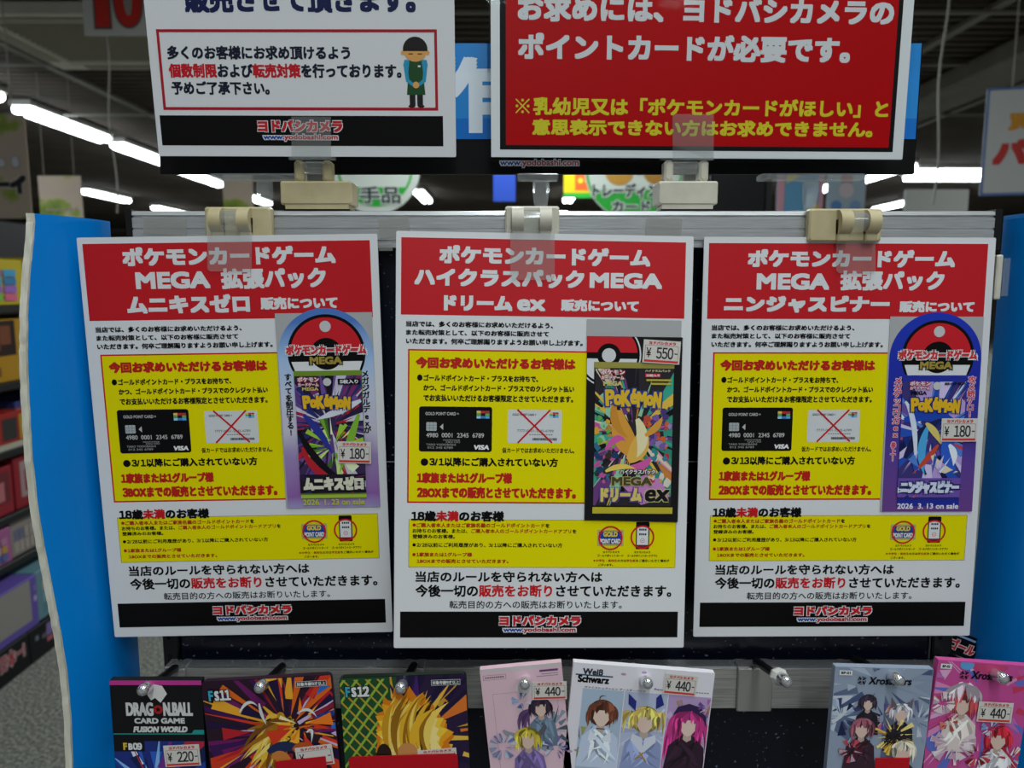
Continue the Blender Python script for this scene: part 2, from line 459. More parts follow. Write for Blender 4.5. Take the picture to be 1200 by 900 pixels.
# fluorescent lamps
m_tube = emit('fluorescent_tube_glow', 'f3fbff', 14.0)
m_fix = mat('lamp_housing_white', 'cfcfca', 0.5)
def lamp_mesh(L):
    b1 = MB(); b1.box(-0.11, 0.11, -L / 2, L / 2, 0.03, 0.09, m_fix, 0.01)
    b2 = MB()
    for x in (-0.05, 0.05): b2.tube([(x, -L / 2 + 0.03, 0), (x, L / 2 - 0.03, 0)], 0.042, m_tube, 12)
    return b1.data('housing'), b2.data('tube_pair')
LM = lamp_mesh(1.54)
def lamp(x, yc, label, rz=0.0):
    r = empty('fluorescent_lamp', (x, yc, CEIL - 0.096), label, 'lamp', 'fluorescent lamps on the ceiling')
    r.rotation_euler = (0, 0, rz)
    link('housing', LM[0], r); link('tube_pair', LM[1], r)
for x, yc, lab in ((-4.66, 6.3, 'lit fluorescent lamp cut by the left edge of the view, nearest of its row'),
                   (-4.72, 8.24, 'longest lit fluorescent lamp in view, above the leafy banner'),
                   (-4.76, 10.1, 'lit fluorescent lamp half hidden by the upper left white sign'),
                   (-4.85, 12.1, 'lit fluorescent lamp just under the lower corner of the upper left sign'),
                   (-4.98, 14.9, 'small lit lamp seen between clear stand and beige clip'),
                   (-7.6, 14.4, 'lit fluorescent lamp above the blue left wing board'),
                   (-7.65, 17.2, 'far small lit lamp just above the blue left wing board'),
                   (-1.68, 14.5, 'far lit lamp seen beside the green round sign with two characters'),
                   (1.1, 14.45, 'far lit lamp seen just right of the clear post'),
                   (5.42, 13.3, 'far lit lamp seen behind the right clear stand'),
                   (5.6, 11.6, 'lit lamp seen just under the right end of the header board'),
                   (7.95, 16.0, 'far small lit lamp just above the rail, left of the white panel')):
    lamp(x, yc, lab)
for x, yc, lab, a in ((6.75, 11.45, 'lit lamp lying crosswise above the white panel, upper of two', 90), (6.9, 12.05, 'lit lamp lying crosswise above the white panel, lower of two', 90),
                   (8.6, 12.75, 'lit slanting lamp beside the hanging sign with the blue rim', 106)):
    lamp(x, yc, lab, math.radians(a))

# ------------------------------------------------------------------ the display rack
RX0, RX1 = -0.276, 0.35
zt = at(600, 247, 0.55).z
zb = at(600, 290, 0.55).z
rack = empty('display_rack', ((RX0 + RX1) / 2, 0.6, 0), 'black gondola rack with navy back panel and aluminium top rail', 'display rack')
inv = Matrix.Translation((-(RX0 + RX1) / 2, -0.6, 0))
def rackpart(b, name, label=None):
    me = b.data(name); me.transform(inv); return link(name, me, rack, label)
b = MB(); b.box(-0.263, 0.332, 0.566, 0.580, 0.12, zb + 0.002, M_NAVY); b.box(0.331, 0.332, 0.5645, 0.5662, 0.12, zb, mat('seam_grey', '4c5058', 0.5))
zs = at(815, 541, 0.566).z; b.box(-0.262, 0.331, 0.5652, 0.5662, zs - 0.0004, zs + 0.0004, mat('seam_light', '9aa0a6', 0.5))
rackpart(b, 'back_panel', 'dark navy back panel with pale specks')
for xa, xb in ((RX0, -0.2635), (0.3325, RX1 - 0.002)):
    b = MB(); b.box(xa, xb, 0.562, 0.597, 0.0, zt - 0.001, M_BLACK_METAL, 0.001)
    z = 0.2
    while z < zb - 0.02:
        b.box(xa + 0.004, xa + 0.0065, 0.5612, 0.5622, z, z + 0.012, mat('slot_dark', '020202', 0.9)); z += 0.025
    rackpart(b, 'post')
b = MB(); H = zt - zb; xa, xb = RX0 + 0.003, RX1 - 0.003
prof = [(0.550, 0), (0.550, 0.09), (0.5515, 0.10), (0.5515, 0.20), (0.550, 0.21), (0.550, 0.46), (0.5508, 0.48), (0.5508, 0.52), (0.550, 0.54), (0.550, 0.80), (0.5515, 0.82), (0.5515, 0.86), (0.550, 0.88), (0.5505, 0.985), (0.552, 1.0), (0.600, 1.0), (0.600, 0)]
n = len(prof); V = [(x, yy, zb + t * H) for x in (xa, xb) for yy, t in prof]
b.add(V, [(i, (i + 1) % n, n + (i + 1) % n, n + i) for i in range(n)] + [tuple(range(n))[::-1], tuple(range(n, 2 * n))], M_ALU)
rackpart(b, 'top_rail', 'brushed aluminium top rail')
for xa, xb in ((RX0 - 0.0015, RX0 + 0.003), (RX1 - 0.003, RX1 + 0.002)):
    b = MB(); b.box(xa, xb, 0.5498, 0.601, zb - 0.001, zt + 0.0012, M_BLACK_PLASTIC); rackpart(b, 'end_cap', 'black plastic end cap')
b = MB(); b.box(-0.262, 0.330, 0.45, 0.60, 0.02, 0.12, M_BLACK_METAL, 0.004); rackpart(b, 'base_deck')
zbar1, zbar0 = at(600, 783, 0.545).z, at(600, 831, 0.545).z
b = MB(); b.box(-0.267, 0.3345, 0.5455, 0.549, zbar0, zbar1, M_STEEL, 0.0006)
b.box(-0.267, 0.3345, 0.5454, 0.556, zbar1, zbar1 + 0.0012, M_CHROME)
rackpart(b, 'hook_bar', 'flat steel bar with a bright top edge carrying the hooks')
for xa in (-0.2675, 0.3300):
    b = MB(); b.box(xa, xa + 0.006, 0.5495, 0.566, zbar0 + 0.004, zbar1 - 0.002, M_BLACK_METAL); rackpart(b, 'bar_bracket')
for x, yy, w, h, a in ((193, 265, 0.031, 0.0125, 4), (462, 266, 0.022, 0.014, -6), (778, 266, 0.026, 0.013, 3), (452, 289, 0.010, 0.006, 0)):
    p = at(x, yy, 0.5492); b = MB()
    b.box(-w / 2, w / 2, -0.0001, 0.0001, -h / 2, h / 2, MATS.setdefault('tape_residue', clear_mat('tape_residue', 'f0f0ee', 0.1, 0.4, 0.12)))
    me = b.data('tape_remnant'); me.transform(Matrix.Translation(p) @ Matrix.Rotation(math.radians(a), 4, 'Y')); me.transform(inv); link('tape_remnant', me, rack, 'worn clear tape left on the rail')

# blue wing boards
def wing(name, front, rear, side, label):
    """front: (Y, z) points of the waved front edge; the board stands upright and flares outwards."""
    root = empty(name, (side[0], 0.575, 0), label, 'side board', 'blue side boards of the rack')
    k, th = side[1], 0.0045 * side[2]
    b = MB(); f = MB()
    bend = lambda yy: -k * 0.075 * 1.18 * (max(0.575 - yy, 0) / 0.075) ** 2
    V = []; n = len(front); NS = 9
    for (Y, z) in front:
        for i in range(NS + 1):
            yy = rear + (Y - rear) * i / NS
            V.append((bend(yy), yy - 0.575, z)); V.append((bend(yy) + th, yy - 0.575, z))
    inner, rest = [], []; row = 2 * (NS + 1)
    for i in range(n - 1):
        for q in range(NS):
            a, c = i * row + 2 * q, (i + 1) * row + 2 * q
            inner.append((a, a + 2, c + 2, c)); rest.append((a + 1, c + 1, c + 3, a + 3))
        a, c = i * row, (i + 1) * row
        rest += [(a, c, c + 1, a + 1), (a + row - 2, a + row - 1, c + row - 1, c + row - 2)]
    for q in range(NS):
        rest.append((2 * q, 2 * q + 1, 2 * q + 3, 2 * q + 2)); a = (n - 1) * row + 2 * q; rest.append((a, a + 2, a + 3, a + 1))
    b.add(V, inner, M_BLUEBOARD, True); b.add(V, rest, M_BLUEBOARD); b.build('printed_face', root, 'blue printed face')
    e = []; rnd = random.Random(5)
    fr = []
    for i in range(n - 1):                 # roughly cut foam edge
        for s in range(6):
            t = s / 6; Y = front[i][0] * (1 - t) + front[i + 1][0] * t; z = front[i][1] * (1 - t) + front[i + 1][1] * t
            fr.append((Y + rnd.uniform(-0.00022, 0.00022), z))
    fr.append(front[-1]); m = len(fr); V = []
    for Y, z in fr:
        j = rnd.uniform(-0.0002, 0.0002)
        o = bend(Y)
        V += [(o + (0.0002 + j) * side[2], Y - 0.5755 - 0.0012, z), (o + th, Y - 0.5755 - 0.0018, z), (o + th, Y - 0.575 + 0.002, z), (o, Y - 0.575 + 0.0005, z)]
    F = []
    for i in range(m - 1):
        a, c = 4 * i, 4 * i + 4
        for q in range(4): F.append((a + q, a + (q + 1) % 4, c + (q + 1) % 4, c + q))
    F += [(0, 1, 2, 3), (4 * m - 1, 4 * m - 2, 4 * m - 3, 4 * m - 4)]
    f.add(V, F, M_FOAM); f.build('foam_edge', root, 'rough off white foam core edge')
    return root
FR = [(0.5131, 0.0494), (0.5131, 0.0427), (0.5084, 0.0098), (0.5053, -0.0186), (0.5034, -0.0471), (0.5022, -0.0818), (0.5017, -0.1171), (0.5023, -0.1473), (0.5041, -0.1784), (0.5067, -0.2105), (0.5093, -0.2434), (0.5114, -0.2768), (0.5114, -0.3097), (0.5102, -0.3491), (0.508, -0.45), (0.506, -0.7), (0.51, -1.0), (0.512, -1.40)]
FRZ = [(Y, z + CZ) for Y, z in FR]
lw = wing('side_board', FRZ, 0.575, (-0.302, 0.293, -1), 'blue foam board wing with wavy white edge at the left of the rack')
rw = wing('side_board', [(Y, z + 0.004) for Y, z in FRZ], 0.575, (0.369, -0.293, 1), 'blue foam board wing at the right of the rack')

# ------------------------------------------------------------------ header board over the rack
YB = 0.586
hz0, hz1 = at(600, 204, YB).z, at(600, 50, YB).z
hx0, hx1 = at(188, 204, YB).x, at(1071.5, 204, YB).x
hb = empty('header_board', ((hx0 + hx1) / 2, YB, hz0), 'wide black and blue header board behind the two top signs', 'sign board')
W, H = (hx1 - hx0) * 1000, (hz1 - hz0) * 1000
b = MB(W, 2 * H); b.slab(0, W, 0, H, -4, 0, BLACK, 1.0); b.build('board', hb)
def hpx(x, yy):
    p = at(x, yy, YB); return (p.x - hx0) * 1000, H - (p.z - hz0) * 1000
b = MB(W, 2 * H); m_hblue = ink('2d86cf', 0.2); yk = hpx(600, 163)[1]
b.rect(1.0, W - 1.0, 0.5, yk, 0.15, m_hblue); b.rect(1.0, W - 1.0, yk - 15, yk, 0.2, ink('1c6fc4', 0.2))
x0, y0 = hpx(492, 66); x1, y1 = hpx(598, 156); b.text('作', x0, x1, y0, y1, 0.3, ink('dfe8ef', 0.2), 2.6)
b.build('blue_sheet', hb, 'glossy blue sheet with white lettering')
b = MB(W, 2 * H); x0, y0 = hpx(586, 187); x1, y1 = hpx(678, 196)
b.text([('www.', BLUE), ('yodobashi.com', RED)], x0, x1, y0, y1, 0.35, BLUE, 0.12)
b.text('www.yodobashi.com', x0 - 0.7, x1 + 0.7, y0 - 0.7, y1 + 0.7, 0.3, WHITE, 0.75)
b.build('web_address', hb, 'small red and blue web address outlined in white')
# glossy screen film glints over the blue sheet's upper strip
b = MB(W, 2 * H); b.rect(1.0, W - 1.0, 0.6, H * 0.22, 0.45, M_SLEEVE); b.build('clear_cover', hb)

# ------------------------------------------------------------------ notice posters
def poster_sheet(w, h, name, lam=None):
    b = MB(w, h); b.slab(0, w, 0, h, -0.5, 0.5, M_PAPER_EDGE, 1.2, WHITE); return b
RB = ink('c3121c')
def intro(b):
    b.text('当店では、多くのお客様にお求めいただけるよう、', 7.2, 111, 62.6, 66.7, 0.6, BLACK, 0.21)
    b.text('また転売対策として、以下のお客様に販売させて', 7.3, 108.1, 68.6, 72.6, 0.6, BLACK, 0.21)
    b.text('いただきます。何卒ご理解賜りますようお願い申し上げます。', 7.3, 132.3, 74.6, 78.8, 0.6, BLACK, 0.21)
    b.text([('18歳', BLACK), ('未満', RB), ('のお客様', BLACK)], 11.8, 78, 197.3, 205, 0.7, BLACK, 0.36)
    b.text('当店のルールを守られない方へは', 15.2, 149.5, 241.0, 249.0, 0.6, BLACK, 0.26)
    b.text([('今後一切の', BLACK), ('販売をお断り', RB), ('させていただきます。', BLACK)], 15.2, 200, 250.8, 259.7, 0.6, BLACK, 0.28)
    b.text('転売目的の方への販売はお断りいたします。', 39.5, 164.0, 262.4, 268.2, 0.6, BLACK, 0.08)
def sheet_mesh():
    b = poster_sheet(210, 297, 'sheet'); intro(b); return b.data('sheet')
def header_mesh(lines):
    b = MB(210, 297); b.rect(3.6, 204.6, 4.4, 58.3, 0.55, RED)
    for s, xa, xb, ya, yb, bo in lines: b.text(s, xa, xb, ya, yb, 0.6, WHITE, bo)
    return b.data('header_band')
def footer_mesh():
    b = MB(210, 297); b.rect(4.4, 205.2, 270.4, 289.4, 0.55, BLACK)
    b.outlined('ヨドバシカメラ', 75.6, 134.4, 273.4, 280.6, 0.6, ink('c01a24'), WHITE, 0.5, 0.6)
    b.text('www.yodobashi.com', 77.6, 131.6, 281.2, 286.9, 0.6, WHITE, 0.7)
    b.text([('www.', BLUE), ('yodobashi.com', ink('b4202a'))], 78.4, 130.8, 281.9, 286.2, 0.65, BLUE, 0.22)
    return b.data('footer_band')
def rules_mesh(date, boxes):
    b = MB(210, 297); b.rect(8.8, 136.2, 82.4, 191.8, 0.55, RB); b.rect(9.9, 136.2, 83.5, 190.7, 0.58, YEL)
    r = ink('b81b10')
    b.text('今回お求めいただけるお客様は', 14.2, 127.4, 87.8, 95.9, 0.63, r, 0.5)
    b.disc(17.2, 102.5, 1.9, 0.63, BLACK, 24, 2.2)
    b.text('ゴールドポイントカード・プラスをお持ちで、', 19.9, 101, 100.2, 104.9, 0.63, BLACK, 0.2)
    b.text('かつ、ゴールドポイントカード・プラスでのクレジット払い', 19.7, 126.8, 107.2, 111.8, 0.63, BLACK, 0.2)
    b.text('でお支払いいただけるお客様限定とさせていただきます。', 19.8, 126.2, 114.2, 119.2, 0.63, BLACK, 0.2)
    b.text('仮カードではお求めいただけません。', 76, 127.5, 151.6, 155.5, 0.63, BLACK, 0.1)
    b.disc(20.9, 162.5, 2.7, 0.63, BLACK, 24)
    b.text(date + '以降にご購入されていない方', 24.4, 116, 159.0, 165.4, 0.63, BLACK, 0.27)
    b.text('1家族または1グループ様', 15.6, 83.4, 169.8, 177.6, 0.63, r, 0.44)
    b.text(boxes + 'BOXまでの販売とさせていただきます。', 15.8, 129.3, 180.0, 188.4, 0.63, r, 0.44)
    return b.data('rules_panel')
def swatch(b, x, y, w, h, d):
    cols = [['e0c060', 'c03030', 'b03038'], ['60a060', '111111', '58b060'], ['9ad0e8', '3a80c8', '58a8e0']]
    for r in range(3):
        for c in range(3): b.rect(x + c * w / 3, x + (c + 1) * w / 3 - 0.15, y + r * h / 3, y + (r + 1) * h / 3 - 0.15, d, ink(cols[r][c]))
def card_mesh():
    b = MB(210, 297); b.slab(16.9, 68.6, 122.8, 155.0, 0.5, 0.62, BLACK, 1.8)
    g = ink('b9b9b6'); g2 = ink('8f8f8c')
    b.text('GOLD POINT CARD +', 21.4, 45, 126.8, 129.0, 0.66, g, 0.05)
    swatch(b, 57.6, 125.6, 9.2, 5.6, 0.66)
    b.slab(22, 29.4, 134.0, 140.2, 0.62, 0.66, ink('a6aeb0'), 0.8)
    for k in (1, 2): b.rect(22, 29.4, 134 + k * 2.05, 134.2 + k * 2.05, 0.68, ink('4a5052'))
    for k in (1, 2): b.rect(22 + k * 2.45, 22.2 + k * 2.45, 134, 140.2, 0.68, ink('4a5052'))
    b.poly([(31.6, 137.2), (34, 134.9), (34, 139.5)], 0.66, g)
    b.text('4980  0001  2345  6789', 22, 63, 141.6, 144.8, 0.66, g, 0.06)
    b.text('MONTH/YEAR', 34, 46, 146.2, 147.2, 0.66, g2, 0.03); b.text('00/00', 36, 46, 147.5, 148.7, 0.66, g2, 0.03)
    b.text('TARO YODOBASHI', 22, 43, 149.2, 150.7, 0.66, g2, 0.04); b.text('012 345 6789', 23, 41, 151.4, 152.9, 0.66, g2, 0.04)
    b.text('VISA', 55.4, 66.6, 150.0, 153.4, 0.66, ink('e6e6e6'), 0.22, 0.18)
    return b.data('payment_card_picture')
def crossed_mesh():
    b = MB(210, 297); b.slab(79.8, 118.2, 124.6, 148.4, 0.5, 0.62, ink('cfd2d4'), 1.0); k = ink('3c3c3c')
    b.text('GOLD POINT CARD +', 83, 100, 127.2, 128.8, 0.66, k, 0.05); swatch(b, 109.5, 126.2, 6.6, 4.0, 0.66)
    b.text('7777-0001-2345-6789', 86.5, 112.5, 138.6, 140.4, 0.66, ink('777777'), 0.03); [b.rect(95 + (112 - (95)) * (q + .12) / 10, 95 + (112 - (95)) * (q + .86) / 10, 141.8, 142.6, 0.66, ink('8a8a8a')) for q in range(10)]
    rnd = random.Random(3); x = 97.5
    while x < 115:
        w = rnd.choice((0.25, 0.4, 0.6)); b.rect(x, x + w, 144.6, 146.4, 0.66, BLACK); x += w + rnd.choice((0.15, 0.25))
    b.line(86.5, 124.4, 111.5, 148.0, 1.25, 0.72, RB); b.line(110.0, 124.4, 87.0, 148.2, 1.25, 0.74, RB)
    return b.data('crossed_out_card_picture')
def minors_mesh(d1, d2):
    b = MB(210, 297); b.rect(10.1, 202.3, 203.6, 238.2, 0.55, BLACK); b.rect(10.35, 202.05, 203.85, 237.95, 0.58, YEL); r = ink('a8200c')
    b.disc(14.0, 207.7, 1.2, 0.63, r, 16)
    b.text([('ご購入者本人またはご家族名義のゴールドポイントカード', r), ('を', BLACK)], 15.6, 110.8, 206.1, 209.4, 0.63, r, 0.12)
    b.text([('お持ちのお客様。または、', BLACK), ('ご購入者本人のゴールドポイントカードアプリ', r), ('を', BLACK)], 12.8, 130.2, 210.2, 213.4, 0.63, r, 0.1)
    b.text('登録済みのお客様。', 12.8, 43, 214.4, 217.4, 0.63, BLACK, 0.1)
    b.disc(14.0, 222.0, 1.2, 0.63, BLACK, 16)
    b.text(d1 + '以前にご利用履歴があり、' + d2 + '以降にご購入されていない方', 15.8, 120.2, 220.4, 223.6, 0.63, BLACK, 0.1)
    b.disc(14.0, 229.0, 1.2, 0.63, r, 16)
    b.text('1家族または1グループ様', 15.6, 55.4, 227.4, 230.5, 0.63, r, 0.13)
    b.text('1BOXまでの販売とさせていただきます。', 16.0, 81.6, 232.2, 235.2, 0.63, r, 0.13)
    b.text('ヨドバシカメラ', 149.6, 161.5, 226.0, 227.6, 0.63, BLACK, 0.06); b.text('ゴールドポイントカード', 145.6, 164.4, 228.4, 230.3, 0.63, BLACK, 0.06)
    b.text('ヨドバシカメラ', 172.3, 184.0, 226.0, 227.6, 0.63, BLACK, 0.06); b.text('ゴールドポイントカードアプリ', 167.3, 189, 228.4, 230.3, 0.63, BLACK, 0.06)
    b.disc(143.4, 233.0, 0.7, 0.63, r, 12)
    b.text([('中学生・高校生', r), ('の方は', BLACK), ('学生証', r), ('をご提示いただく場合が', BLACK)], 144.6, 198, 232.0, 234.0, 0.63, r, 0.06)
    b.text('ございます。', 146.4, 157, 235.2, 236.9, 0.63, BLACK, 0.06)
    return b.data('minors_panel')
def gold_card_mesh():
    b = MB(210, 297); b.slab(145.2, 164.4, 210.4, 222.4, 0.5, 0.63, ink('b9ad5a'), 0.8); b.rect(146.6, 163, 211.8, 221, 0.66, BLUE)
    b.outlined('GOLD', 149.5, 160.0, 211.9, 215.6, 0.7, ink('d8c25a'), NAVY, 0.25, 0.3)
    b.outlined('POINT CARD', 147.4, 162.2, 217, 220.6, 0.7, WHITE, NAVY, 0.2, 0.3)
    b.ring(154.8, 216.5, 7.6, 8.8, 0.8, RB); return b.data('point_card_picture')
def phone_mesh():
    b = MB(210, 297); b.slab(173.2, 183.0, 204.6, 224.6, 0.5, 0.63, BLACK, 1.0); b.rect(174, 182.2, 208.2, 221.4, 0.66, WHITE)
    b.rect(174, 182.2, 221.4, 223.2, 0.66, ink('7a1c20'))
    [b.rect(175.4 + (181 - (175.4)) * (q + .12) / 4, 175.4 + (181 - (175.4)) * (q + .86) / 4, 209.6, 211.0, 0.7, BLACK) for q in range(4)]; [b.rect(175.4 + (181 - (175.4)) * (q + .12) / 4, 175.4 + (181 - (175.4)) * (q + .86) / 4, 213.0, 214.4, 0.7, BLACK) for q in range(4)]
    b.ring(178.1, 218.2, 1.3, 1.6, 0.7, RB, n=20); b.disc(178.1, 218.2, 0.4, 0.7, RB, 10)
    b.ring(178.0, 215.8, 7.5, 8.7, 0.8, RB); return b.data('phone_app_picture')

SHEET, FOOT = sheet_mesh(), footer_mesh()
CARDM, CROSSM, GOLDM, PHONEM = card_mesh(), crossed_mesh(), gold_card_mesh(), phone_mesh()
MIN_A, MIN_B = minors_mesh('2/28', '3/1'), minors_mesh('3/12', '3/13')
POSE = {'L': (-0.1976, 0.5383, -0.1122, 0.0179, -0.0138, 0.0117), 'C': (0.022, 0.5266, -0.1102, -0.0791, 0.0148, 0.0363), 'R': (0.2418, 0.5427, -0.1126, -0.0246, 0.002, 0.0134)}
L1 = 'ポケモンカードゲーム'
HEADS = {
 'L': [(L1, 30.6, 180.2, 7.2, 20.4, 0.8), ('MEGA', 38.6, 91, 24.4, 36.4, 0.78), ('拡張パック', 98.6, 172.6, 22.6, 37.2, 0.7), ('ムニキスゼロ', 31, 117.8, 40.6, 53.8, 0.85), ('販売について', 125.4, 180, 43.2, 52, 0.5)],
 'C': [(L1, 30.1, 179.4, 9.2, 22.2, 0.8), ('ハイクラスパック', 12.8, 132.6, 25.4, 38.2, 0.8), ('MEGA', 136.4, 188.2, 26.6, 37.6, 0.78), ('ドリーム', 33.6, 82.0, 44.2, 55.0, 0.85), ('ex', 85.2, 105.4, 46.2, 54.6, 0.6), ('販売について', 116.3, 171.8, 45.8, 54.2, 0.5)],
 'R': [(L1, 31.6, 181.4, 8.6, 21.4, 0.8), ('MEGA', 38.6, 91.2, 25.6, 37.4, 0.78), ('拡張パック', 99, 174.4, 23.6, 37.8, 0.7), ('ニンジャスピナー', 15.6, 135.6, 41.6, 53.8, 0.85), ('販売について', 142.8, 197.4, 45.2, 53.4, 0.5)]}
PLAB = {'L': 'white and red sale notice with a purple sample pack, nearest the waved blue board',
        'C': 'white and red sale notice in the middle, holding the black sample pack',
        'R': 'white and red sale notice with a blue violet sample pack, before the right post'}
POST = {}
for k, date, boxes in (('L', '3/1', '3'), ('C', '3/1', '2'), ('R', '3/13', '2')):
    p = POSE[k]
    r = empty('notice_poster', (p[0], p[1], p[2] + CZ), PLAB[k], 'poster', 'sale notices clipped to the rail', p[3:])
    POST[k] = r
    link('sheet', SHEET, r); link('header_band', header_mesh(HEADS[k]), r, 'red header band with white lettering')
    rp = link('rules_panel', rules_mesh(date, boxes), r, 'yellow rules panel with red border')
    link('payment_card_picture', CARDM, rp, 'picture of a black payment card'); link('crossed_out_card_picture', CROSSM, rp, 'picture of a pale card crossed out in red')
    mp = link('minors_panel', MIN_B if k == 'R' else MIN_A, r, 'small yellow panel with thin black border')
    link('point_card_picture', GOLDM, mp, 'gold and blue card inside a red ring'); link('phone_app_picture', PHONEM, mp, 'phone inside a red ring')
    link('footer_band', FOOT, r, 'black footer band with red shop lettering')
def onposter(k, d=0.0):
    """Same pose as a poster, d mm nearer the reader."""
    p = POSE[k]; v = Vector(p[3:]); R = Matrix.Rotation(v.length, 3, v.normalized())
    return (Vector(p[:3]) + R @ Vector((0, -d / 1000, 0)) + Vector((0, 0, CZ))), p[3:]

# price sticker: white label with red shop name, big price and a red foot line
def sticker(b, x0, x1, y0, y1, d, price, turn=0):
    w, h = x1 - x0, y1 - y0; c = math.cos(math.radians(turn)); s = math.sin(math.radians(turn)); cx, cy = (x0 + x1) / 2, (y0 + y1) / 2
    rot = lambda pts: [((x - cx) * c + (y - cy) * s + cx, -(x - cx) * s + (y - cy) * c + cy) for x, y in pts]
    R = lambda a, bb, cc, dd, e, m: b.poly(rot([(a, cc), (bb, cc), (bb, dd), (a, dd)]), e, m)
    b.extrude(rot([(x0, y0), (x1, y0), (x1, y1), (x0, y1)]), d - 0.1, d, ink('cfcbc4'))
    def T(txt, a, bb, cc, dd, m, bo):
        mx, my = (a + bb) / 2, (cc + dd) / 2; (q,) = rot([(mx, my)]); ww, hh = (bb - a) / 2, (dd - cc) / 2
        b.text(txt, q[0] - ww, q[0] + ww, q[1] - hh, q[1] + hh, d + 0.05, m, bo, 0, turn)
    T('ヨドバシカメラ', x0 + w * 0.15, x1 - w * 0.13, y0 + h * 0.05, y0 + h * 0.2, RB, 0.14)
    for a, bb, cc, dd in ((0.05, 0.95, 0.23, 0.245), (0.05, 0.06, 0.23, 0.86), (0.94, 0.95, 0.23, 0.86)): R(x0 + w * a, x0 + w * bb, y0 + h * cc, y0 + h * dd, d + 0.03, ink('8a5a58'))
    R(x0 + w * 0.04, x1 - w * 0.04, y0 + h * 0.86, y0 + h * 0.96, d + 0.03, ink('cc3a38'))
    T('¥', x0 + w * 0.09, x0 + w * 0.22, y0 + h * 0.34, y0 + h * 0.76, BLACK, 0.08)
    if price: T(price, x0 + w * 0.36, x0 + w * 0.82, y0 + h * 0.30, y0 + h * 0.80, ink('2a2a2e'), 0.16)
    R(x0 + w * 0.85, x0 + w * 0.93, y0 + h * 0.53, y0 + h * 0.58, d + 0.05, ink('2a2a2e'))

def arch_pack(k, arch, arch_mat, d0):
    loc, rot = onposter(k, 0.6)
    lab = {'L': 'round topped purple and blue sample pack card taped on the notice by the waved board', 'R': 'round topped deep blue sample pack card taped on the right notice'}[k]
    r = empty('sample_pack', loc, lab, 'card pack', 'sample packs taped to the notices', rot)
    x0, x1, y0, y1, yt, cx, cy, rr = arch
    b = MB(210, 297); b.slab(x0 - 0.8, x1 + 0.2, (54.8 if k == 'L' else 56.4), y1, 0.3, 0.5, ink('a9aaab'), 0.4); b.build('backing_sheet', r, 'pale grey backing sheet')
    b = MB(210, 297)
    ac = (x0 + x1) / 2; hw = (x1 - x0) / 2
    pts = [(ac + hw * math.cos(math.radians(a)), yt + hw - hw * math.sin(math.radians(a))) for a in range(0, 181, 5)] + [(x0 + 0.6, y1 - 0.1), (x1 + 0.6, y1 - 0.1)]
    b.extrude(pts, 0.5, 0.9, arch_mat)
    ring = b.arc_pts(cx, cy, rr, -30, 210, 48); b.poly(ring, 1.0, BLACK)
    b.poly(b.arc_pts(cx, cy, rr - 2.2, 4, 176, 40), 1.05, ink('c81a26'))
    b.poly([(cx - rr + 2.4, cy + 6), (cx + rr - 2.4, cy + 6), (cx + rr - 5.0, cy + 13.6), (cx - rr + 5.0, cy + 13.6)], 1.05, WHITE)
    b.disc(cx, cy + 0.5, 11.5, 1.1, BLACK)
    b.disc(cx, 64.4 if k == 'L' else 67.2, 4.0, 1.12, ink('c2c3c4'), 24)
    oy = 0 if k == 'L' else 2.9
    b.outlined(L1, 141.8 + oy * 0.6, 199.2 + oy * 0.6, 77.8 + oy, 84.6 + oy, 1.2, ink('c8323a'), ink('e3e3e3'), 0.42, 0.9)
    b.outlined('MEGA', 158.4 + oy * 0.4, 181.6 + oy * 0.6, 86 + oy, 91.6 + oy, 1.25, ink('a08c3c'), BLACK, 0.36, 0.8)
    return r, b
aL = ramp_mat('purple_blue_print', [(-0.050, 'a8b4d8'), (-0.032, '8d5fa6'), (0.0, '9a86b8'), (0.018, 'c6c2d2'), (0.045, 'c3cbdf'), (0.07, '9fbfe6'), (0.1, '4d78c0')], 'Z', 0.35, 0.02)
aR = ramp_mat('deep_blue_print', [(-0.050, '6a3f86'), (-0.01, '5c3f92'), (0.02, '3a3596'), (0.05, '1f2ca0'), (0.1, '1c35b4')], 'Z', 0.35, 0.016)
rL, b = arch_pack('L', (136.0, 204.0, 54.8, 198.2, 51.4, 170.6, 83.6, 27.8), aL, 0)
b.text('\n'.join('すべてを制圧する!'), 139.4, 144.6, 98, 143.4, 1.0, BLACK, 0.18); b.text('\n'.join('メガジガルデexが'), 194.9, 200.4, 96.6, 142.5, 1.0, BLACK, 0.18)
b.text('2026. 1. 23 on sale', 148.2, 193.4, 191.4, 195.8, 1.9, ink('b9bf3c'), 0.14)
b.build('hang_card', rL)
b = MB(210, 297); bx = (146.8, 195.0, 99.8, 186.6)
b.extrude([(146.4, 96.2), (195.4, 96.2), (195.0, 191), (147.2, 191)], 1.3, 1.6, ink('6f8f28', 0.25))
b.rect(146.8, 195.0, 99.8, 186.6, 1.62, ink('3b2a55', 0.25)); b.rect(147, 195, 188, 190.4, 1.64, ink('a5c043', 0.25))
purp = [ink(c, 0.25) for c in ('5b3f86', '2a1c40', '6e4f9a', 'b42034', '24306e', 'c8c6da', '15101e', '7c2f6a')]
b.burst(bx, 171, 136, purp, 1.65, 150, 11, 3, 58, 8)
lime = [ink(c, 0.25) for c in ('9cc83a', '6ea82c', 'cfe58a', '3f6a22', 'e8f2c0')]
b.burst(bx, 172, 152, lime, 2.12, 46, 5, 2, 24, 9)
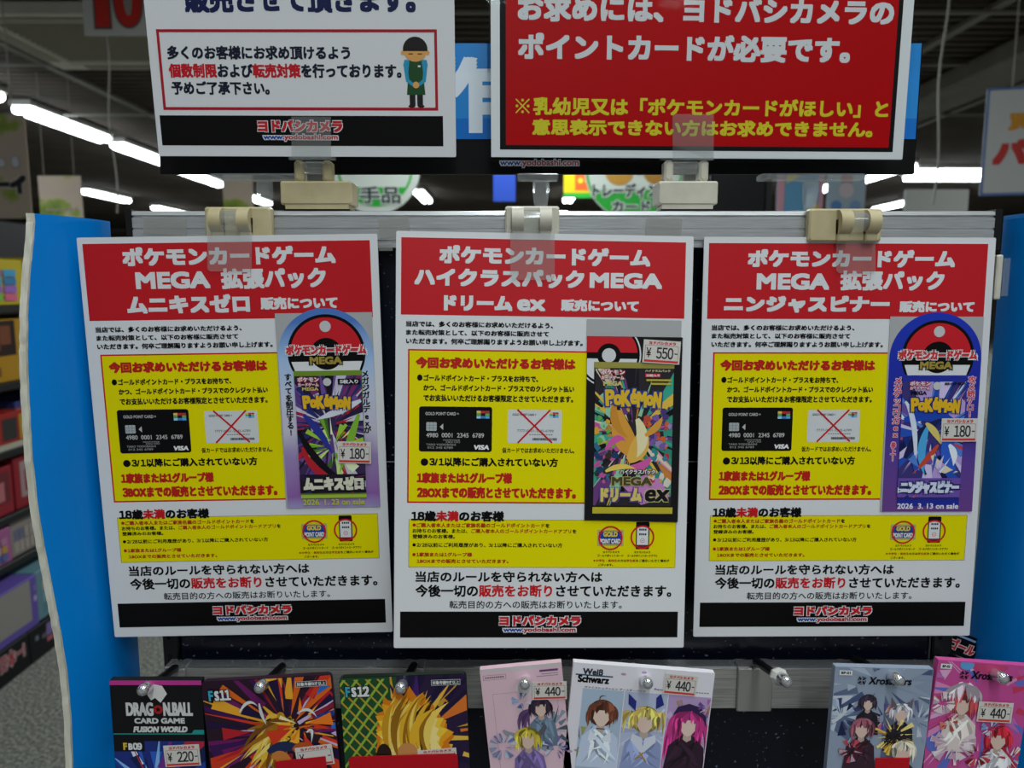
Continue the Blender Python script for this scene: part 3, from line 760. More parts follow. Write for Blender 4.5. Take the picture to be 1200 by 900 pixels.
for i, (p, c) in enumerate((([(150, 152), (156, 176), (190, 184)], 'b41f2e'), ([(148, 140), (160, 168), (178, 176)], '0e0c14'), ([(192, 128), (184, 150), (176, 172)], '7fb437'), ([(152, 128), (164, 140), (172, 158)], '2a3590'), ([(194, 118), (178, 126), (160, 132)], 'd6d8e6'))): b.ribbon(bx, p, 5.5, 2.28 + i * 0.01, ink(c, 0.25))
b.rect(146.9, 195, 172.5, 186.6, 2.36, ink('1c1426', 0.25))
b.burst((146.9, 195, 172.5, 186.6), 171, 178, purp, 2.37, 30, 15, 8, 34, 7)
b.logo(152.2, 186.6, 113.8, 124, 2.56, ink('e2b21c', 0.25), ink('26306e', 0.25))
b.outlined('ポケモン', 149.2, 164.6, 100.4, 104.0, 2.56, ink('d8dadc'), ink('b02030'), 0.16, 0.4); b.outlined('カードゲーム', 149.4, 164.2, 104.6, 107.4, 2.56, ink('d8dadc'), ink('b02030'), 0.12, 0.35)
b.text('MEGA', 152.2, 164.0, 107.9, 110.4, 2.62, ink('c8b464'), 0.16); b.rect(178, 194, 102, 106.2, 2.56, BLACK); b.text('5枚入り', 179.4, 192.6, 102.6, 105.6, 2.62, WHITE, 0.12)
b.disc(170.4, 104.2, 2.9, 2.7, ink('c2c3c4'), 20)
b.outlined('ムニキスゼロ', 149.4, 193.4, 174, 184.6, 2.62, ink('d9d6c0', 0.25), ink('191420', 0.25), 0.75, 1.1)
b.build('foil_pack', rL, 'purple and lime foil pack')
b = MB(210, 297); sticker(b, 175.6, 199.8, 148.2, 164.4, 3.0, '180', -2); b.build('price_sticker', rL)

rR, b = arch_pack('R', (137.2, 204.4, 56.4, 200.6, 53.4, 172.4, 85.4, 26.5), aR, 0)
pk = ink('d05a6e'); b.outlined('\n'.join('メガゲッコウガex'), 141.2, 147.6, 100.4, 144.6, 1.0, ink('c23a50'), ink('e6d2dc'), 0.14, 0.3); b.outlined('\n'.join('参上!'), 141.4, 145.4, 148, 162.4, 1.0, ink('c23a50'), ink('e6d2dc'), 0.14, 0.3)
b.outlined('\n'.join('攻メ続ケロ!'), 195.6, 201.4, 99.4, 129.8, 1.0, ink('c23a50'), ink('e6d2dc'), 0.14, 0.3)
b.rect(148.2, 194.4, 190.6, 196.2, 1.2, ink('1d2b96')); b.text('2026  3. 13 on sale', 148.6, 194.2, 194.2, 198.4, 1.25, ink('e2e0ee'), 0.14)
b.build('hang_card', rR)
b = MB(210, 297); bx = (147.8, 194.2, 103.6, 189.4)
b.extrude([(147.4, 100.8), (194.4, 100.8), (194.2, 190), (148.2, 190)], 1.3, 1.6, ink('2a3a8c', 0.25)); b.rect(147.8, 194.2, 103.6, 189.4, 1.62, ink('3a3478', 0.25))
b.rect(147.6, 194.3, 101, 103.4, 1.64, ink('27309a', 0.25))
bl = [ink(c, 0.25) for c in ('2450b4', '1a2c7a', '4f7fd0', 'b39ad6', 'cfc2e8', '6c4c9e', '10184a', 'd8e2f4', 'c8404e')]
b.burst(bx, 171, 142, bl, 1.65, 80, 21, 3, 60, 13)
for i, (p, c, w) in enumerate((([(150, 132), (176, 122), (194, 140)], '1c44b0', 9), ([(186, 138), (178, 160), (192, 172)], '2a5cc8', 10), ([(152, 160), (162, 138), (180, 130)], '16204e', 8), ([(150, 118), (160, 130), (160, 172)], 'd2dcee', 4), ([(168, 136), (160, 156), (168, 174)], '49a4dc', 6), ([(176, 150), (170, 160), (158, 172)], 'c4472e', 4), ([(172, 158), (180, 172), (192, 170)], 'ded3b0', 6), ([(166, 134), (174, 140), (178, 150)], 'd8c46a', 5), ([(184, 150), (190, 156), (188, 166)], 'e6eef6', 5))): b.ribbon(bx, p, w, 1.92 + i * 0.012, ink(c, 0.25))
b.rect(147.8, 194.2, 175, 189.4, 2.06, ink('6a4fa8', 0.25)); b.burst(bx, 171, 182, bl, 2.07, 24, 8, 8, 34, 9)
b.logo(154, 190.2, 115.4, 126, 2.2, ink('e2b21c', 0.25), ink('26306e', 0.25))
b.outlined('ポケモン', 152.4, 167.6, 103.2, 106.4, 2.2, ink('d8dadc'), ink('b02030'), 0.16, 0.4); b.outlined('カードゲーム', 152.6, 167.2, 107, 109.4, 2.2, ink('d8dadc'), ink('b02030'), 0.12, 0.35)
b.text('MEGA', 153.6, 165.2, 110.4, 113.2, 2.25, BLACK, 0.16); b.text('拡張パック 5枚入り', 178, 193.4, 104, 106, 2.25, BLACK, 0.12); b.disc(172.4, 106.6, 2.9, 2.3, ink('c2c3c4'), 20)
b.outlined('ニンジャスピナー', 149.6, 193.2, 177, 186.8, 2.25, ink('cfd8ee', 0.25), ink('1c1c52', 0.25), 0.7, 1.1)
b.build('foil_pack', rR, 'blue and violet foil pack')
b = MB(210, 297); sticker(b, 177.2, 203.8, 130.4, 147.6, 2.6, '180'); b.build('price_sticker', rR)

loc, rot = onposter('C', 0.6)
rC = empty('sample_pack', loc, 'flat black and gold sample pack with torn edge taped on the middle notice', 'card pack', 'sample packs taped to the notices', rot)
b = MB(210, 297); b.slab(134.9, 202.6, 59.6, 74, 0.3, 0.5, ink('a9aaab'), 0.4); b.build('backing_sheet', rC, 'pale grey backing sheet')
b = MB(210, 297); pts = [(135.2, 71.6), (203.2, 71.6)]
y = 71.6
while y < 204: y += 1.2; pts += [(203.9 - (y - 71.6) * 0.003, y), (203.2 - (y - 71.6) * 0.003, y + 0.6)]; y += 0.0
pts = pts[:-2] + [(203.0, 204.6), (135.6, 203.4)]
b.extrude(pts, 0.5, 1.0, ink('141316', 0.3))
bx = (135.4, 203, 71.8, 110)
b.cdisc(bx, 150.9, 84.6, 23.2, 1.03, WHITE, n=48); b.cdisc(bx, 150.9, 84.6, 22.2, 1.04, BLACK, n=48); b.cdisc((135.4, 203, 71.8, 84.2), 150.9, 84.6, 20.6, 1.05, ink('c81a26'), n=48)
b.rect(135.4, 171.4, 83.0, 87.4, 1.06, BLACK); b.disc(151, 85, 8.4, 1.07, BLACK); b.cdisc((135.4, 203, 87.4, 110), 150.9, 84.6, 20.6, 1.05, WHITE, n=48); b.disc(151, 85, 5.0, 1.08, ink('cfd0d0'))
b.build('black_wrapper', rC, 'matt black wrapper with a red and white round emblem')
b = MB(210, 297); b.extrude([(140.6, 89.8), (198.0, 89.8), (199.2, 199.6), (141.0, 199.6)], 1.0, 1.3, ink('1a181a', 0.25))
b.rect(140.8, 198, 89.8, 94.0, 1.34, ink('9a9346', 0.3)); b.rect(141.2, 199, 193.8, 198.4, 1.34, ink('bfb22e', 0.3))
bx = (141.6, 197.6, 94.4, 192.6)
b.rect(141.6, 197.6, 94.4, 192.6, 1.33, ink('2c2a2e', 0.25))
mix = [ink(c, 0.25) for c in ('c0569c', '3aa58c', '2b8a72', 'e0b848', '141218', 'd8cdb2', '6a3f7c', 'c9803a', '8fc9a6', '1e1a24', 'e08aac')]
b.burst(bx, 170, 140, mix, 1.36, 110, 31, 4, 62, 8)
rnd = random.Random(77)
for i in range(120):
    side = rnd.choice((-1, 1)); x = 169.5 + side * rnd.uniform(8, 27); yy = rnd.uniform(118, 176)
    zone = ('d9a62e', 'e0c070', '5fae4a', 'b88a3a', '8fc9a6') if side < 0 and yy < 150 else ('d2622e', '7a5aa2', '9a86b8', '4a3a78', 'c04a3a') if yy < 150 else ('1d3f66', '3d2f2a', '2f6f8c', 'c0569c') if side < 0 else ('3b7f9c', 'b83048', 'd0a04a', '2b8a72', 'd6d0c0')
    rr_ = rnd.uniform(0.8, 3.2); a0 = rnd.uniform(0, 6.28)
    b.cpoly([(x + rr_ * rnd.uniform(.6, 1.3) * math.cos(a0 - q * 1.047), yy + rr_ * rnd.uniform(.6, 1.4) * math.sin(a0 - q * 1.047)) for q in range(6)], bx, 1.70 + i * 0.0006, ink(rnd.choice(zone), 0.25))
b.poly([(141.6, 120), (150, 112), (146, 150), (152, 186), (141.6, 180)], 1.355, ink('3f9c86', .25)); b.poly([(197.6, 112), (188, 122), (193, 150), (189, 178), (197.6, 186)], 1.356, ink('3a9480', .25))
b.cpoly([(160, 176), (186, 168), (197, 186), (176, 192)], bx, 1.69, ink('c583c0', .25))
for i, (p, c, w) in enumerate((([(158, 124), (160, 150), (178, 160)], 'd89a3c', 15), ([(166, 160), (178, 152), (176, 132)], 'e0b050', 13), ([(172, 130), (180, 146), (172, 158)], 'e6dcae', 8), ([(156, 118), (152, 134), (166, 144)], 'c98a34', 6), ([(178, 142), (188, 136), (190, 128)], 'd89a3c', 5), ([(150, 152), (158, 140), (164, 146)], 'd05aa4', 5), ([(182, 158), (176, 168), (162, 164)], 'd05aa4', 6), ([(150, 168), (160, 162), (172, 166)], 'e9c95a', 4))): b.ribbon(bx, p, w, 1.78 + i * 0.012, ink(c, 0.25))
b.logo(148.8, 189.2, 109.2, 121.6, 2.0, ink('dcb42c', 0.25), ink('27408e', 0.25))
b.outlined('ポケモン', 145.4, 162.4, 95.0, 98.6, 2.0, ink('dadada'), ink('b02030'), 0.2, 0.45); b.outlined('カードゲーム', 145.6, 162.0, 99.4, 102.2, 2.0, ink('dadada'), ink('b02030'), 0.14, 0.4)
b.text('MEGA', 147.2, 160.8, 103.4, 106.6, 2.05, ink('cabd7a'), 0.25); b.text('ハイクラスパック', 177, 195, 94.8, 96.6, 2.05, ink('c9c19a'), 0.08); b.rect(177, 188, 97.6, 100.2, 2.0, RB); b.text('10枚入り', 177.6, 187.4, 98.0, 99.9, 2.05, WHITE, 0.1)
b.rect(178, 196, 101.6, 103.0, 2.0, ink('b9a93c')); b.rect(181, 196, 104.2, 105.6, 2.0, ink('b9a93c'))
b.outlined('ハイクラスパック', 160.2, 185.6, 166.4, 169.8, 2.0, ink('d8d8d8'), BLACK, 0.14, 0.5, 0.1)
b.outlined('MEGA', 154.6, 183.6, 171.8, 178.0, 2.02, ink('4a4526', 0.25), ink('b7ad6a', 0.25), 0.4, 0.35)
b.outlined('ドリーム', 146.6, 176.4, 179.8, 189.8, 2.05, ink('d8c46a', 0.25), ink('5a3f8c', 0.25), 0.7, 1.0); b.outlined('ex', 178, 195.6, 180.6, 189.6, 2.05, ink('17151a', 0.25), ink('c9bf8a', 0.25), 0.5, 0.5, 0.15)
b.build('foil_pack', rC, 'many coloured foil pack with gold seams')
b = MB(210, 297); sticker(b, 175.0, 201.6, 74.0, 90.4, 2.4, '550', -3); b.build('price_sticker', rC)

# ------------------------------------------------------------------ the two signs above
pose = (-0.1435, 0.5298, 0.2394, 0.1015, 0.0055, -0.0177)
sl = empty('shop_sign', (pose[0], pose[1], pose[2] + CZ), 'white upright sign with red frame and bowing clerk, above the left clip', 'sign', None, pose[3:])
b = MB(210, 297); b.slab(0, 210, 0, 297, -0.6, 0.5, M_PAPER_EDGE, 1.0, WHITE)
b.text('販売させて頂きます。', 27.5, 184, 187, 204, 0.6, NAVY, 0.8)
b.build('sheet', sl)
b = MB(210, 297); b.frame(6.4, 198, 214.2, 266.2, 1.9, 0.6, ink('a81428'))
nv = ink('12182e')
b.text('多くのお客様にお求め頂けるよう', 12.6, 138.4, 224.6, 233.4, 0.6, nv, 0.34)
b.text([('個数制限', ink('c01424')), ('および', nv), ('転売対策', ink('c01424')), ('を行っております。', nv)], 12.6, 173.2, 236.0, 245.2, 0.6, nv, 0.36)
b.text('予めご了承下さい。', 13.4, 81.6, 247.4, 256.2, 0.6, nv, 0.34)
b.build('framed_message', sl, 'message in a red frame')
b = MB(210, 297); cx = 183.0                     # little bowing clerk pictogram
sk = ink('d9a05c'); hair = ink('1c1a18'); apron = ink('1f4a26'); slv = ink('2b93b8')
b.poly([(cx - 5.8, 243), (cx - 8.4, 237), (cx - 7.6, 233.5), (cx + 7.6, 233.5), (cx + 8.4, 237), (cx + 5.8, 243), (cx + 6.4, 246), (cx - 6.4, 246)], 0.6, slv)
b.poly([(cx - 8.4, 236), (cx - 5.8, 236), (cx - 4.6, 246), (cx - 1.0, 249), (cx - 1.6, 251), (cx - 6.8, 247.4)], 0.66, slv); b.poly([(cx + 8.4, 236), (cx + 5.8, 236), (cx + 4.6, 246), (cx + 1.0, 249), (cx + 1.6, 251), (cx + 6.8, 247.4)], 0.66, slv)
b.poly([(cx - 4.0, 233.5), (cx + 4.0, 233.5), (cx + 4.8, 239), (cx + 6.4, 256), (cx - 6.4, 256), (cx - 4.8, 239)], 0.63, apron)
b.disc(cx, 249.6, 2.2, 0.7, sk, 20); b.rect(cx - 4.6, cx - 0.6, 256, 263, 0.6, hair); b.rect(cx + 0.6, cx + 4.6, 256, 263, 0.6, hair); b.disc(cx - 3.2, 263.4, 2.4, 0.62, hair, 16, 1.0); b.disc(cx + 3.2, 263.4, 2.4, 0.62, hair, 16, 1.0)
b.disc(cx, 228.5, 7.6, 0.7, sk, 28, 6.2); b.disc(cx - 8.4, 229, 1.4, 0.69, sk, 12); b.disc(cx + 8.4, 229, 1.4, 0.69, sk, 12)
b.poly(b.arc_pts(cx, 226.8, 8.4, -8, 188, 30, 8.0), 0.75, hair); b.rect(cx - 4.6, cx - 1.6, 229.4, 230.0, 0.76, hair); b.rect(cx + 1.6, cx + 4.6, 229.4, 230.0, 0.76, hair); b.rect(cx + 1.6, cx + 3.4, 237, 238.2, 0.7, WHITE)
b.build('clerk_picture', sl, 'small drawing of a bowing clerk in a green apron')
b = MB(210, 297); b.rect(3.2, 201.2, 269.8, 289.8, 0.6, BLACK)
b.outlined('ヨドバシカメラ', 71.6, 131, 272.6, 280.6, 0.65, ink('c01a24'), WHITE, 0.5, 0.5); b.text('www.yodobashi.com', 74.4, 128, 281.6, 287.2, 0.65, WHITE, 0.6)
b.text([('www.', BLUE), ('yodobashi.com', ink('b4202a'))], 75, 127.4, 282.2, 286.6, 0.7, BLUE, 0.2)
b.build('footer_band', sl, 'black footer band with red shop lettering')

pose = (0.1337, 0.5514, 0.1969, 0.0213, 0, 0.0385)
sr = empty('shop_sign', (pose[0], pose[1], pose[2] + CZ), 'large red sign with white and yellow lettering in a clear sleeve', 'sign', None, pose[3:])
b = MB(297, 210); b.slab(0, 297, 0, 210, -0.6, 0.5, M_PAPER_EDGE, 0.8, WHITE); b.build('sheet', sr)
m_redp = mat('deep_red_print', 'b00208', 0.35, 0, 0.1)
b = MB(297, 210); b.rect(6.2, 289.4, 6, 204.9, 0.55, BLACK); b.rect(10.4, 286.2, 10, 201.8, 0.6, m_redp)
w2 = ink('cfd0d2')
b.text('お求めには、ヨドバシカメラの', 18.6, 283.2, 101.6, 119.2, 0.65, w2, 0.85)
b.text('ポイントカードが必要です。', 18.8, 253.6, 126.6, 144.6, 0.65, w2, 0.85)
yl = ink('cfc41a')
b.text('乳幼児又は「ポケモンカードがほしい」と', 29.6, 284, 169.2, 181.4, 0.65, yl, 0.5)
b.line(17.4, 170.6, 26.8, 180.0, 0.9, 0.65, yl); b.line(17.4, 180.0, 26.8, 170.6, 0.9, 0.66, yl)
for dx, dy in ((0, -3.9), (0, 3.9), (-3.9, 0), (3.9, 0)): b.disc(22.1 + dx, 175.3 + dy, 0.95, 0.67, yl, 14)
b.text('意思表示できない方はお求めできません。', 29.0, 273.6, 183.8, 195.0, 0.65, yl, 0.5)
b.build('printed_panel', sr, 'red panel with black border and lettering')
b = MB(297, 210); b.slab(-2.5, 300, -3, 212.5, 0.9, 1.2, M_SLEEVE, 4.0); b.slab(-2.5, 300, -3, 212.5, -1.2, -0.9, M_SLEEVE, 4.0)
b.build('clear_sleeve', sr, 'clear plastic sleeve')

# ------------------------------------------------------------------ clips on the rail
def front_clip(px, py, block_px, flip, m, k, tab_px, label):
    """Beige magnetic clip on the rail front: back block, two round hinge cheeks, clear jaw with a tab over the poster."""
    c = at(px, py, 0.541)
    r = empty('poster_clip', c, label, 'clip', 'clips along the rail front')
    xa, xb = at(block_px[0], py, 0.547).x - c.x, at(block_px[1], py, 0.547).x - c.x
    b = MB(); b.box(xa, xb, 0.001, 0.009, -0.0125, 0.0105, m, 0.0012); b.build('back_block', r)
    for s in (-1, 1):
        b = MB(); x = s * 0.0098
        b.tube([(x - 0.0042, -0.0005, 0.001), (x + 0.0042, -0.0005, 0.001)], 0.0085, m, 24); b.box(x - 0.0042, x + 0.0042, -0.003, 0.002, -0.0125, 0.001, m, 0.0008)
        if s == flip: b.tube([(x + s * 0.0043, -0.0005, 0.001), (x + s * 0.0045, -0.0005, 0.001)], 0.0025, mat('pivot_hole', '2c2416', 0.8), 4)
        b.build('hinge_cheek', r)
    b = MB(); b.tube([(-0.0056, -0.0005, 0.001), (0.0056, -0.0005, 0.001)], 0.0068, M_GLASS, 20); b.build('hinge_barrel', r, 'clear hinge barrel')
    p = POSE[k]; v = Vector(p[3:]); R = Matrix.Rotation(v.length, 3, v.normalized()); P0 = Vector((p[0], p[1], p[2] + CZ)); nrm = R @ Vector((0, -1, 0))
    def on(xx, yy, d):           # a point d metres in front of the poster face along a line of sight
        q = at(xx, yy, 1.0) - Vector((0, 0, CZ)); t = (P0 + nrm * d - Vector((0, 0, CZ))).dot(nrm) / q.dot(nrm)
        return q * t + Vector((0, 0, CZ))
    x0, x1, y0, y1 = tab_px
    A = [on(x, yy, d) - c for d in (0.0012, 0.0022) for x, yy in ((x0, y0), (x1, y0), (x1, y1 - 3), (x1 - 3, y1), (x0 + 3, y1), (x0, y1 - 3))]
    b = MB(); n = 6
    b.add([tuple(q) for q in A], [tuple(range(n)), tuple(range(2 * n - 1, n - 1, -1))] + [(i, n + i, n + (i + 1) % n, (i + 1) % n) for i in range(n)], M_CLEAR)
    b.build('clear_jaw', r, 'clear jaw tab lying over the poster')
    return r
front_clip(272, 260, (243, 320), 1, M_BEIGE, 'L', (243, 295, 264, 318), 'aged beige clip holding the notice with the purple pack')
front_clip(623, 259, (592, 655), 0, M_CREAM, 'C', (598, 650, 268, 328), 'cream clip holding the middle notice')
front_clip(1004, 262, (945, 1030), -1, M_BEIGE, 'R', (980, 1026, 268, 320), 'aged beige clip holding the notice with the blue violet pack')

def top_clip(x0, x1, px0, px1, sign_px, Yc, m, label):
    c = at((x0 + x1) / 2, 246, 0.552); zt0 = zt + 0.0016; c.z = zt0; c.y = 0.562
    r = empty('sign_clip', c, label, 'clip', 'clips standing on the rail')
    k = 0.552 / FPX
    xa, xb = (x0 - (x0 + x1) / 2) * k, (x1 - (x0 + x1) / 2) * k
    b = MB(); b.box(xa, xb, -0.010, 0.014, 0.003, 0.0195, m, 0.001); b.box(xa + 0.003, xb - 0.003, -0.009, 0.013, 0, 0.003, m); b.build('base_block', r)
    b = MB(); b.box(xa + 0.002, xb - 0.002, -0.0085, 0.0125, -0.0013, 0, M_BLACK_PLASTIC); b.build('magnet_pad', r, 'black magnet pad')
    up0, up1 = (px0 - (x0 + x1) / 2) * k, (px1 - (x0 + x1) / 2) * k
    for a in (up0, up1 - 0.0068):
        b = MB(); b.box(a, a + 0.0068, -0.007, 0.005, 0.0195, 0.0345, m, 0.0016); b.build('upright', r)
    b = MB(); b.tube([(up0 + 0.0069, -0.001, 0.030), (up1 - 0.0069, -0.001, 0.030)], 0.0045, M_GLASS, 16); b.box(up0 + 0.007, up1 - 0.007, -0.003, 0.001, 0.021, 0.030, M_CLEAR); b.build('hinge_barrel', r, 'clear hinge barrel')
    b = MB(); sx0, sx1, ya, yb = sign_px
    A = [at(sx0, ya, Yc) - c, at(sx1, ya, Yc) - c, at(sx1, yb, Yc + 0.004) - c, at(sx0, yb, Yc + 0.004) - c]
    B = [q + Vector((0, -0.001, 0)) for q in A]
    b.add([tuple(q) for q in A + B], [(0, 1, 2, 3), (7, 6, 5, 4), (0, 4, 5, 1), (1, 5, 6, 2), (2, 6, 7, 3), (3, 7, 4, 0)], M_CLEAR)
    b.box(up0 - 0.003, up1 + 0.003, -0.008, -0.004, 0.0348, 0.0378, M_GLASS); b.build('clear_jaw', r, 'clear jaw tab lying over the sign')
    return r
top_clip(330, 412, 345, 388, (342, 388, 137, 186), 0.5385, M_BEIGE, 'beige magnet clip standing on the rail under the white upright sign')
top_clip(772, 840, 779, 830, (788, 836, 134, 188), 0.5495, M_CREAM, 'cream magnet clip standing on the rail under the large red sign')

# clear stands that carry the header board
def clear_stand(x0, x1, xs, label):
    c = at(xs, 244, 0.578); c.z = zt + 0.0002
    r = empty('sign_stand', c, label, 'stand', 'clear stands under the header board')
    z1 = hz0 - 0.0042 - c.z
    a, bb = at(x0, 208, 0.582).x - c.x, at(x1, 208, 0.582).x - c.x
    b = MB(); b.box(-0.020, 0.020, -0.012, 0.016, 0, 0.0018, M_GLASS, 0.0006); b.build('foot_plate', r)
    b = MB(); b.tube([(0, 0.004, 0.0018), (0, 0.004, z1 * 0.3), (0, 0.004, z1 * 0.6), (0, 0.004, z1 - 0.002)], 0.005, M_GLASS, 8, True, [0.004, 0.0052, 0.0062, 0.0062], False); b.build('stem', r)
    b = MB(); b.box(a, bb, -0.001, 0.012, z1 - 0.001, z1 + 0.0035, M_GLASS, 0.0008); b.build('holder_bar', r)
    b = MB(); b.box(a + 0.004, bb - 0.004, 0.0045, 0.0055, z1 + 0.004, z1 + 0.020, M_SLEEVE); b.build('front_lip', r)
clear_stand(248, 352, 309, 'clear acrylic stand behind the beige magnet clip')
clear_stand(890, 1011, 951, 'clear acrylic stand beside the clip of the right notice')
clear_stand(606, 654, 634, 'clear acrylic stand behind the cream clip of the middle notice')

# plastic edge clip at the right poster
pc = at(1170, 325, 0.549); r = empty('edge_clip', pc, 'small pale edge clip with clear tab on the right notice edge', 'clip')
b = MB(); b.box(-0.0035, 0.001, -0.003, 0.0025, -0.016, 0.016, M_CREAM, 0.0008); b.build('grip', r)
b = MB(); b.box(0.001, 0.0055, -0.004, -0.003, -0.0135, 0.0135, M_CLEAR, 0.0003); b.box(0.0012, 0.002, -0.003, 0.002, -0.0135, 0.0135, M_CLEAR); b.build('clear_tab', r, 'clear tab')

# ------------------------------------------------------------------ hooks and hanging packs
HY = 0.478
def hook(tip, base_px, label, stopper=False, plate=False):
    T = at(tip[0], tip[1], HY); B = at(base_px[0], base_px[1], 0.543)
    r = empty('display_hook', B, label, 'hook', 'hooks on the steel bar')
    d = T - B
    b = MB(); b.tube([(0, 0, 0), tuple(d * 0.5), tuple(d * 0.9)], 0.0030, M_BLACK_METAL, 10); b.build('arm', r, 'black arm')
    b = MB(); u = d.normalized(); b.tube([tuple(d * 0.86), tuple(d - u * 0.001), tuple(d + u * 0.0012), tuple(d + u * 0.0022)], 0.004, M_CHROME, 16, True, [0.0040, 0.0040, 0.0034, 0.0016]); b.build('tip', r, 'bright chrome tip')
    zc = (zbar1 + zbar0) / 2 - B.z
    w = 0.0135 if plate else 0.0075
    m = mat('hook_plate_steel', 'a5a49f', 0.3, 0.6) if plate else M_STEEL
    b = MB(); b.box(-w, w, -0.0005, 0.0022, zbar0 - B.z - 0.001, zbar1 - B.z + 0.001, m, 0.0008); b.box(-w, -w * 0.4, -0.0005, 0.012, zbar1 - B.z + 0.0013, zbar1 - B.z + 0.0025, M_CHROME); b.box(w * 0.4, w, -0.0005, 0.012, zbar1 - B.z + 0.0013, zbar1 - B.z + 0.0025, M_CHROME); b.build('clip_plate', r)
    if stopper:
        b = MB(); q = d * 0.70; e = d * 0.84
        b.tube([tuple(q), tuple(q * 0.4 + e * 0.6), tuple(e)], 0.006, mat('white_plastic', 'c9c8c4', 0.4), 8, True, [0.0052, 0.0064, 0.0046], False); b.build('stopper', r, 'white plastic stopper')
    return r, T
HK = [((167, 809), (205, 783), 'hook through the black and pink topped pack', False, False),
      ((304, 806), (331, 781), 'hook through the pack marked FS11', False, False),
      ((469, 807), (485, 780), 'hook through the pack marked FS12', False, False),
      ((615, 802), (616, 782), 'hook through the pale pink pack', False, False),
      ((759, 801), (742, 781), 'hook through the white three panel pack', False, False),
      ((922, 799), (886, 775), 'empty hook with white stopper on a pale plate', True, True),
      ((1054, 797), (1000, 772), 'hook through the grey blue pack', False, False),
      ((1176, 795), (1115, 770), 'hook through the magenta pack', False, False)]
for a in HK: hook(*a)

PY = 0.488
KM = PY / FPX * 1000 * 1.0        # mm per pixel at the packs' distance (close to it)
def pack(tl, tr, hmm, label, th=5.0, name='card_pack'):
    """tl/tr: line of sight to the top corners; returns the Empty and the width in mm."""
    A, B = at(tl[0], tl[1], PY), at(tr[0], tr[1], PY)
    w = (B - A).length * 1000; ang = math.atan2(A.z - B.z, B.x - A.x)
    r = empty(name, (0, 0, 0), label, 'card pack', 'card packs hanging on the hooks')
    dn = Vector((-math.sin(ang), 0, -math.cos(ang)))
    r.location = (A + B) / 2 + dn * (hmm / 2000); r.rotation_euler = (0, ang, 0)
    return r, w, hmm
def foil(w, h, th, m, r=0.6): b = MB(w, h); b.slab(0, w, 0, h, -th, 0, m, r); return b

# FB09
r, w, h = pack((128, 797), (236, 797), 112, 'black pack with pink top strip, first on the bar')
b = foil(w, h, 5, ink('101014', 0.35)); s = w / 107.0
b.rect(0.1, w - 0.1, 0.2, 3.6, 0.05, ink('b8368c', 0.35)); pat = ink('cfcfcf')
tl = ink('1f8f8a', 0.35); b.rect(0.2, w - 0.2, 39.4, 40.2, 0.05, tl); b.poly([(w * .86, 39.4), (w * .89, 36.8), (w - .2, 36.8), (w - .2, 39.4)], 0.05, tl)
b.text('DRAG', 17 * s, 49 * s, 27.5 * s, 44.5 * s, 0.06, pat, 0.45); b.text('N.BALL', 60.5 * s, 95 * s, 27.5 * s, 44.5 * s, 0.06, pat, 0.45)
b.disc(54.5 * s, 36.5 * s, 5.4 * s, 0.06, ink('a01c20')); b.poly([(54.5 * s + (3.6 if i % 2 == 0 else 1.5) * s * math.sin(i * math.pi / 5), 36.5 * s - (3.6 if i % 2 == 0 else 1.5) * s * math.cos(i * math.pi / 5)) for i in range(10)], 0.08, BLACK)
b.text('CARD GAME', 26 * s, 85 * s, 47 * s, 54 * s, 0.06, pat, 0.26); b.text('FUSION WORLD', 24 * s, 87 * s, 57.5 * s, 65 * s, 0.06, pat, 0.3, 0.2)
b.outlined('F', 11 * s, 15.5 * s, 78 * s, 87 * s, 0.1, ink('d8b83c'), ink('222222'), 0.3, 0.5); b.outlined('B09', 17 * s, 33 * s, 78 * s, 87 * s, 0.1, WHITE, ink('222222'), 0.3, 0.5)
bx = (0.3, w - 0.3, 89 * s, h - 3); b.rect(0.3, w - 0.3, 89 * s, h - 3, 0.04, ink('20307c', 0.35)); bx2 = (36 * s, w - 0.3, 76 * s, h - 3); b.rect(36 * s, w - .3, 76 * s, 89 * s, 0.04, ink('20307c', 0.35))
cs = [ink(c, 0.35) for c in ('2d5ec4', '7fb4ea', '16204e', 'b02a3c', 'd8e4f4', '6a2f8a', '1c3f9a')]
b.burst(bx, w * .42, h * .75, cs, 0.12, 50, 3, 4, 60, 12); b.burst(bx2, w * .42, h * .75, cs, 0.28, 50, 4, 4, 60, 12)
b.poly([(39 * s, 9 * s), (50 * s, 5 * s), (61 * s, 7 * s), (66 * s, 17 * s), (58 * s, 28 * s), (52 * s, 22 * s), (47 * s, 25 * s), (43 * s, 18 * s)], 0.06, ink('d5d4d0'))
b.build('pouch', r)
b = MB(w, h); sticker(b, 59 * s, 101 * s, 80 * s, 107 * s, 0.8, '220', 3); b.build('price_sticker', r)

def age_tag(b, x0, x1, y0, y1, d, s='対象年齢9才以上'):
    b.rect(x0, x1, y0, y1, d, ink('c9c9c9')); b.rect(x0 + .3, x1 - .3, y0 + .3, y1 - .3, d + .01, BLACK); b.text(s, x0 + .8, x1 - .8, y0 + .7, y1 - .7, d + .03, WHITE, 0.08)

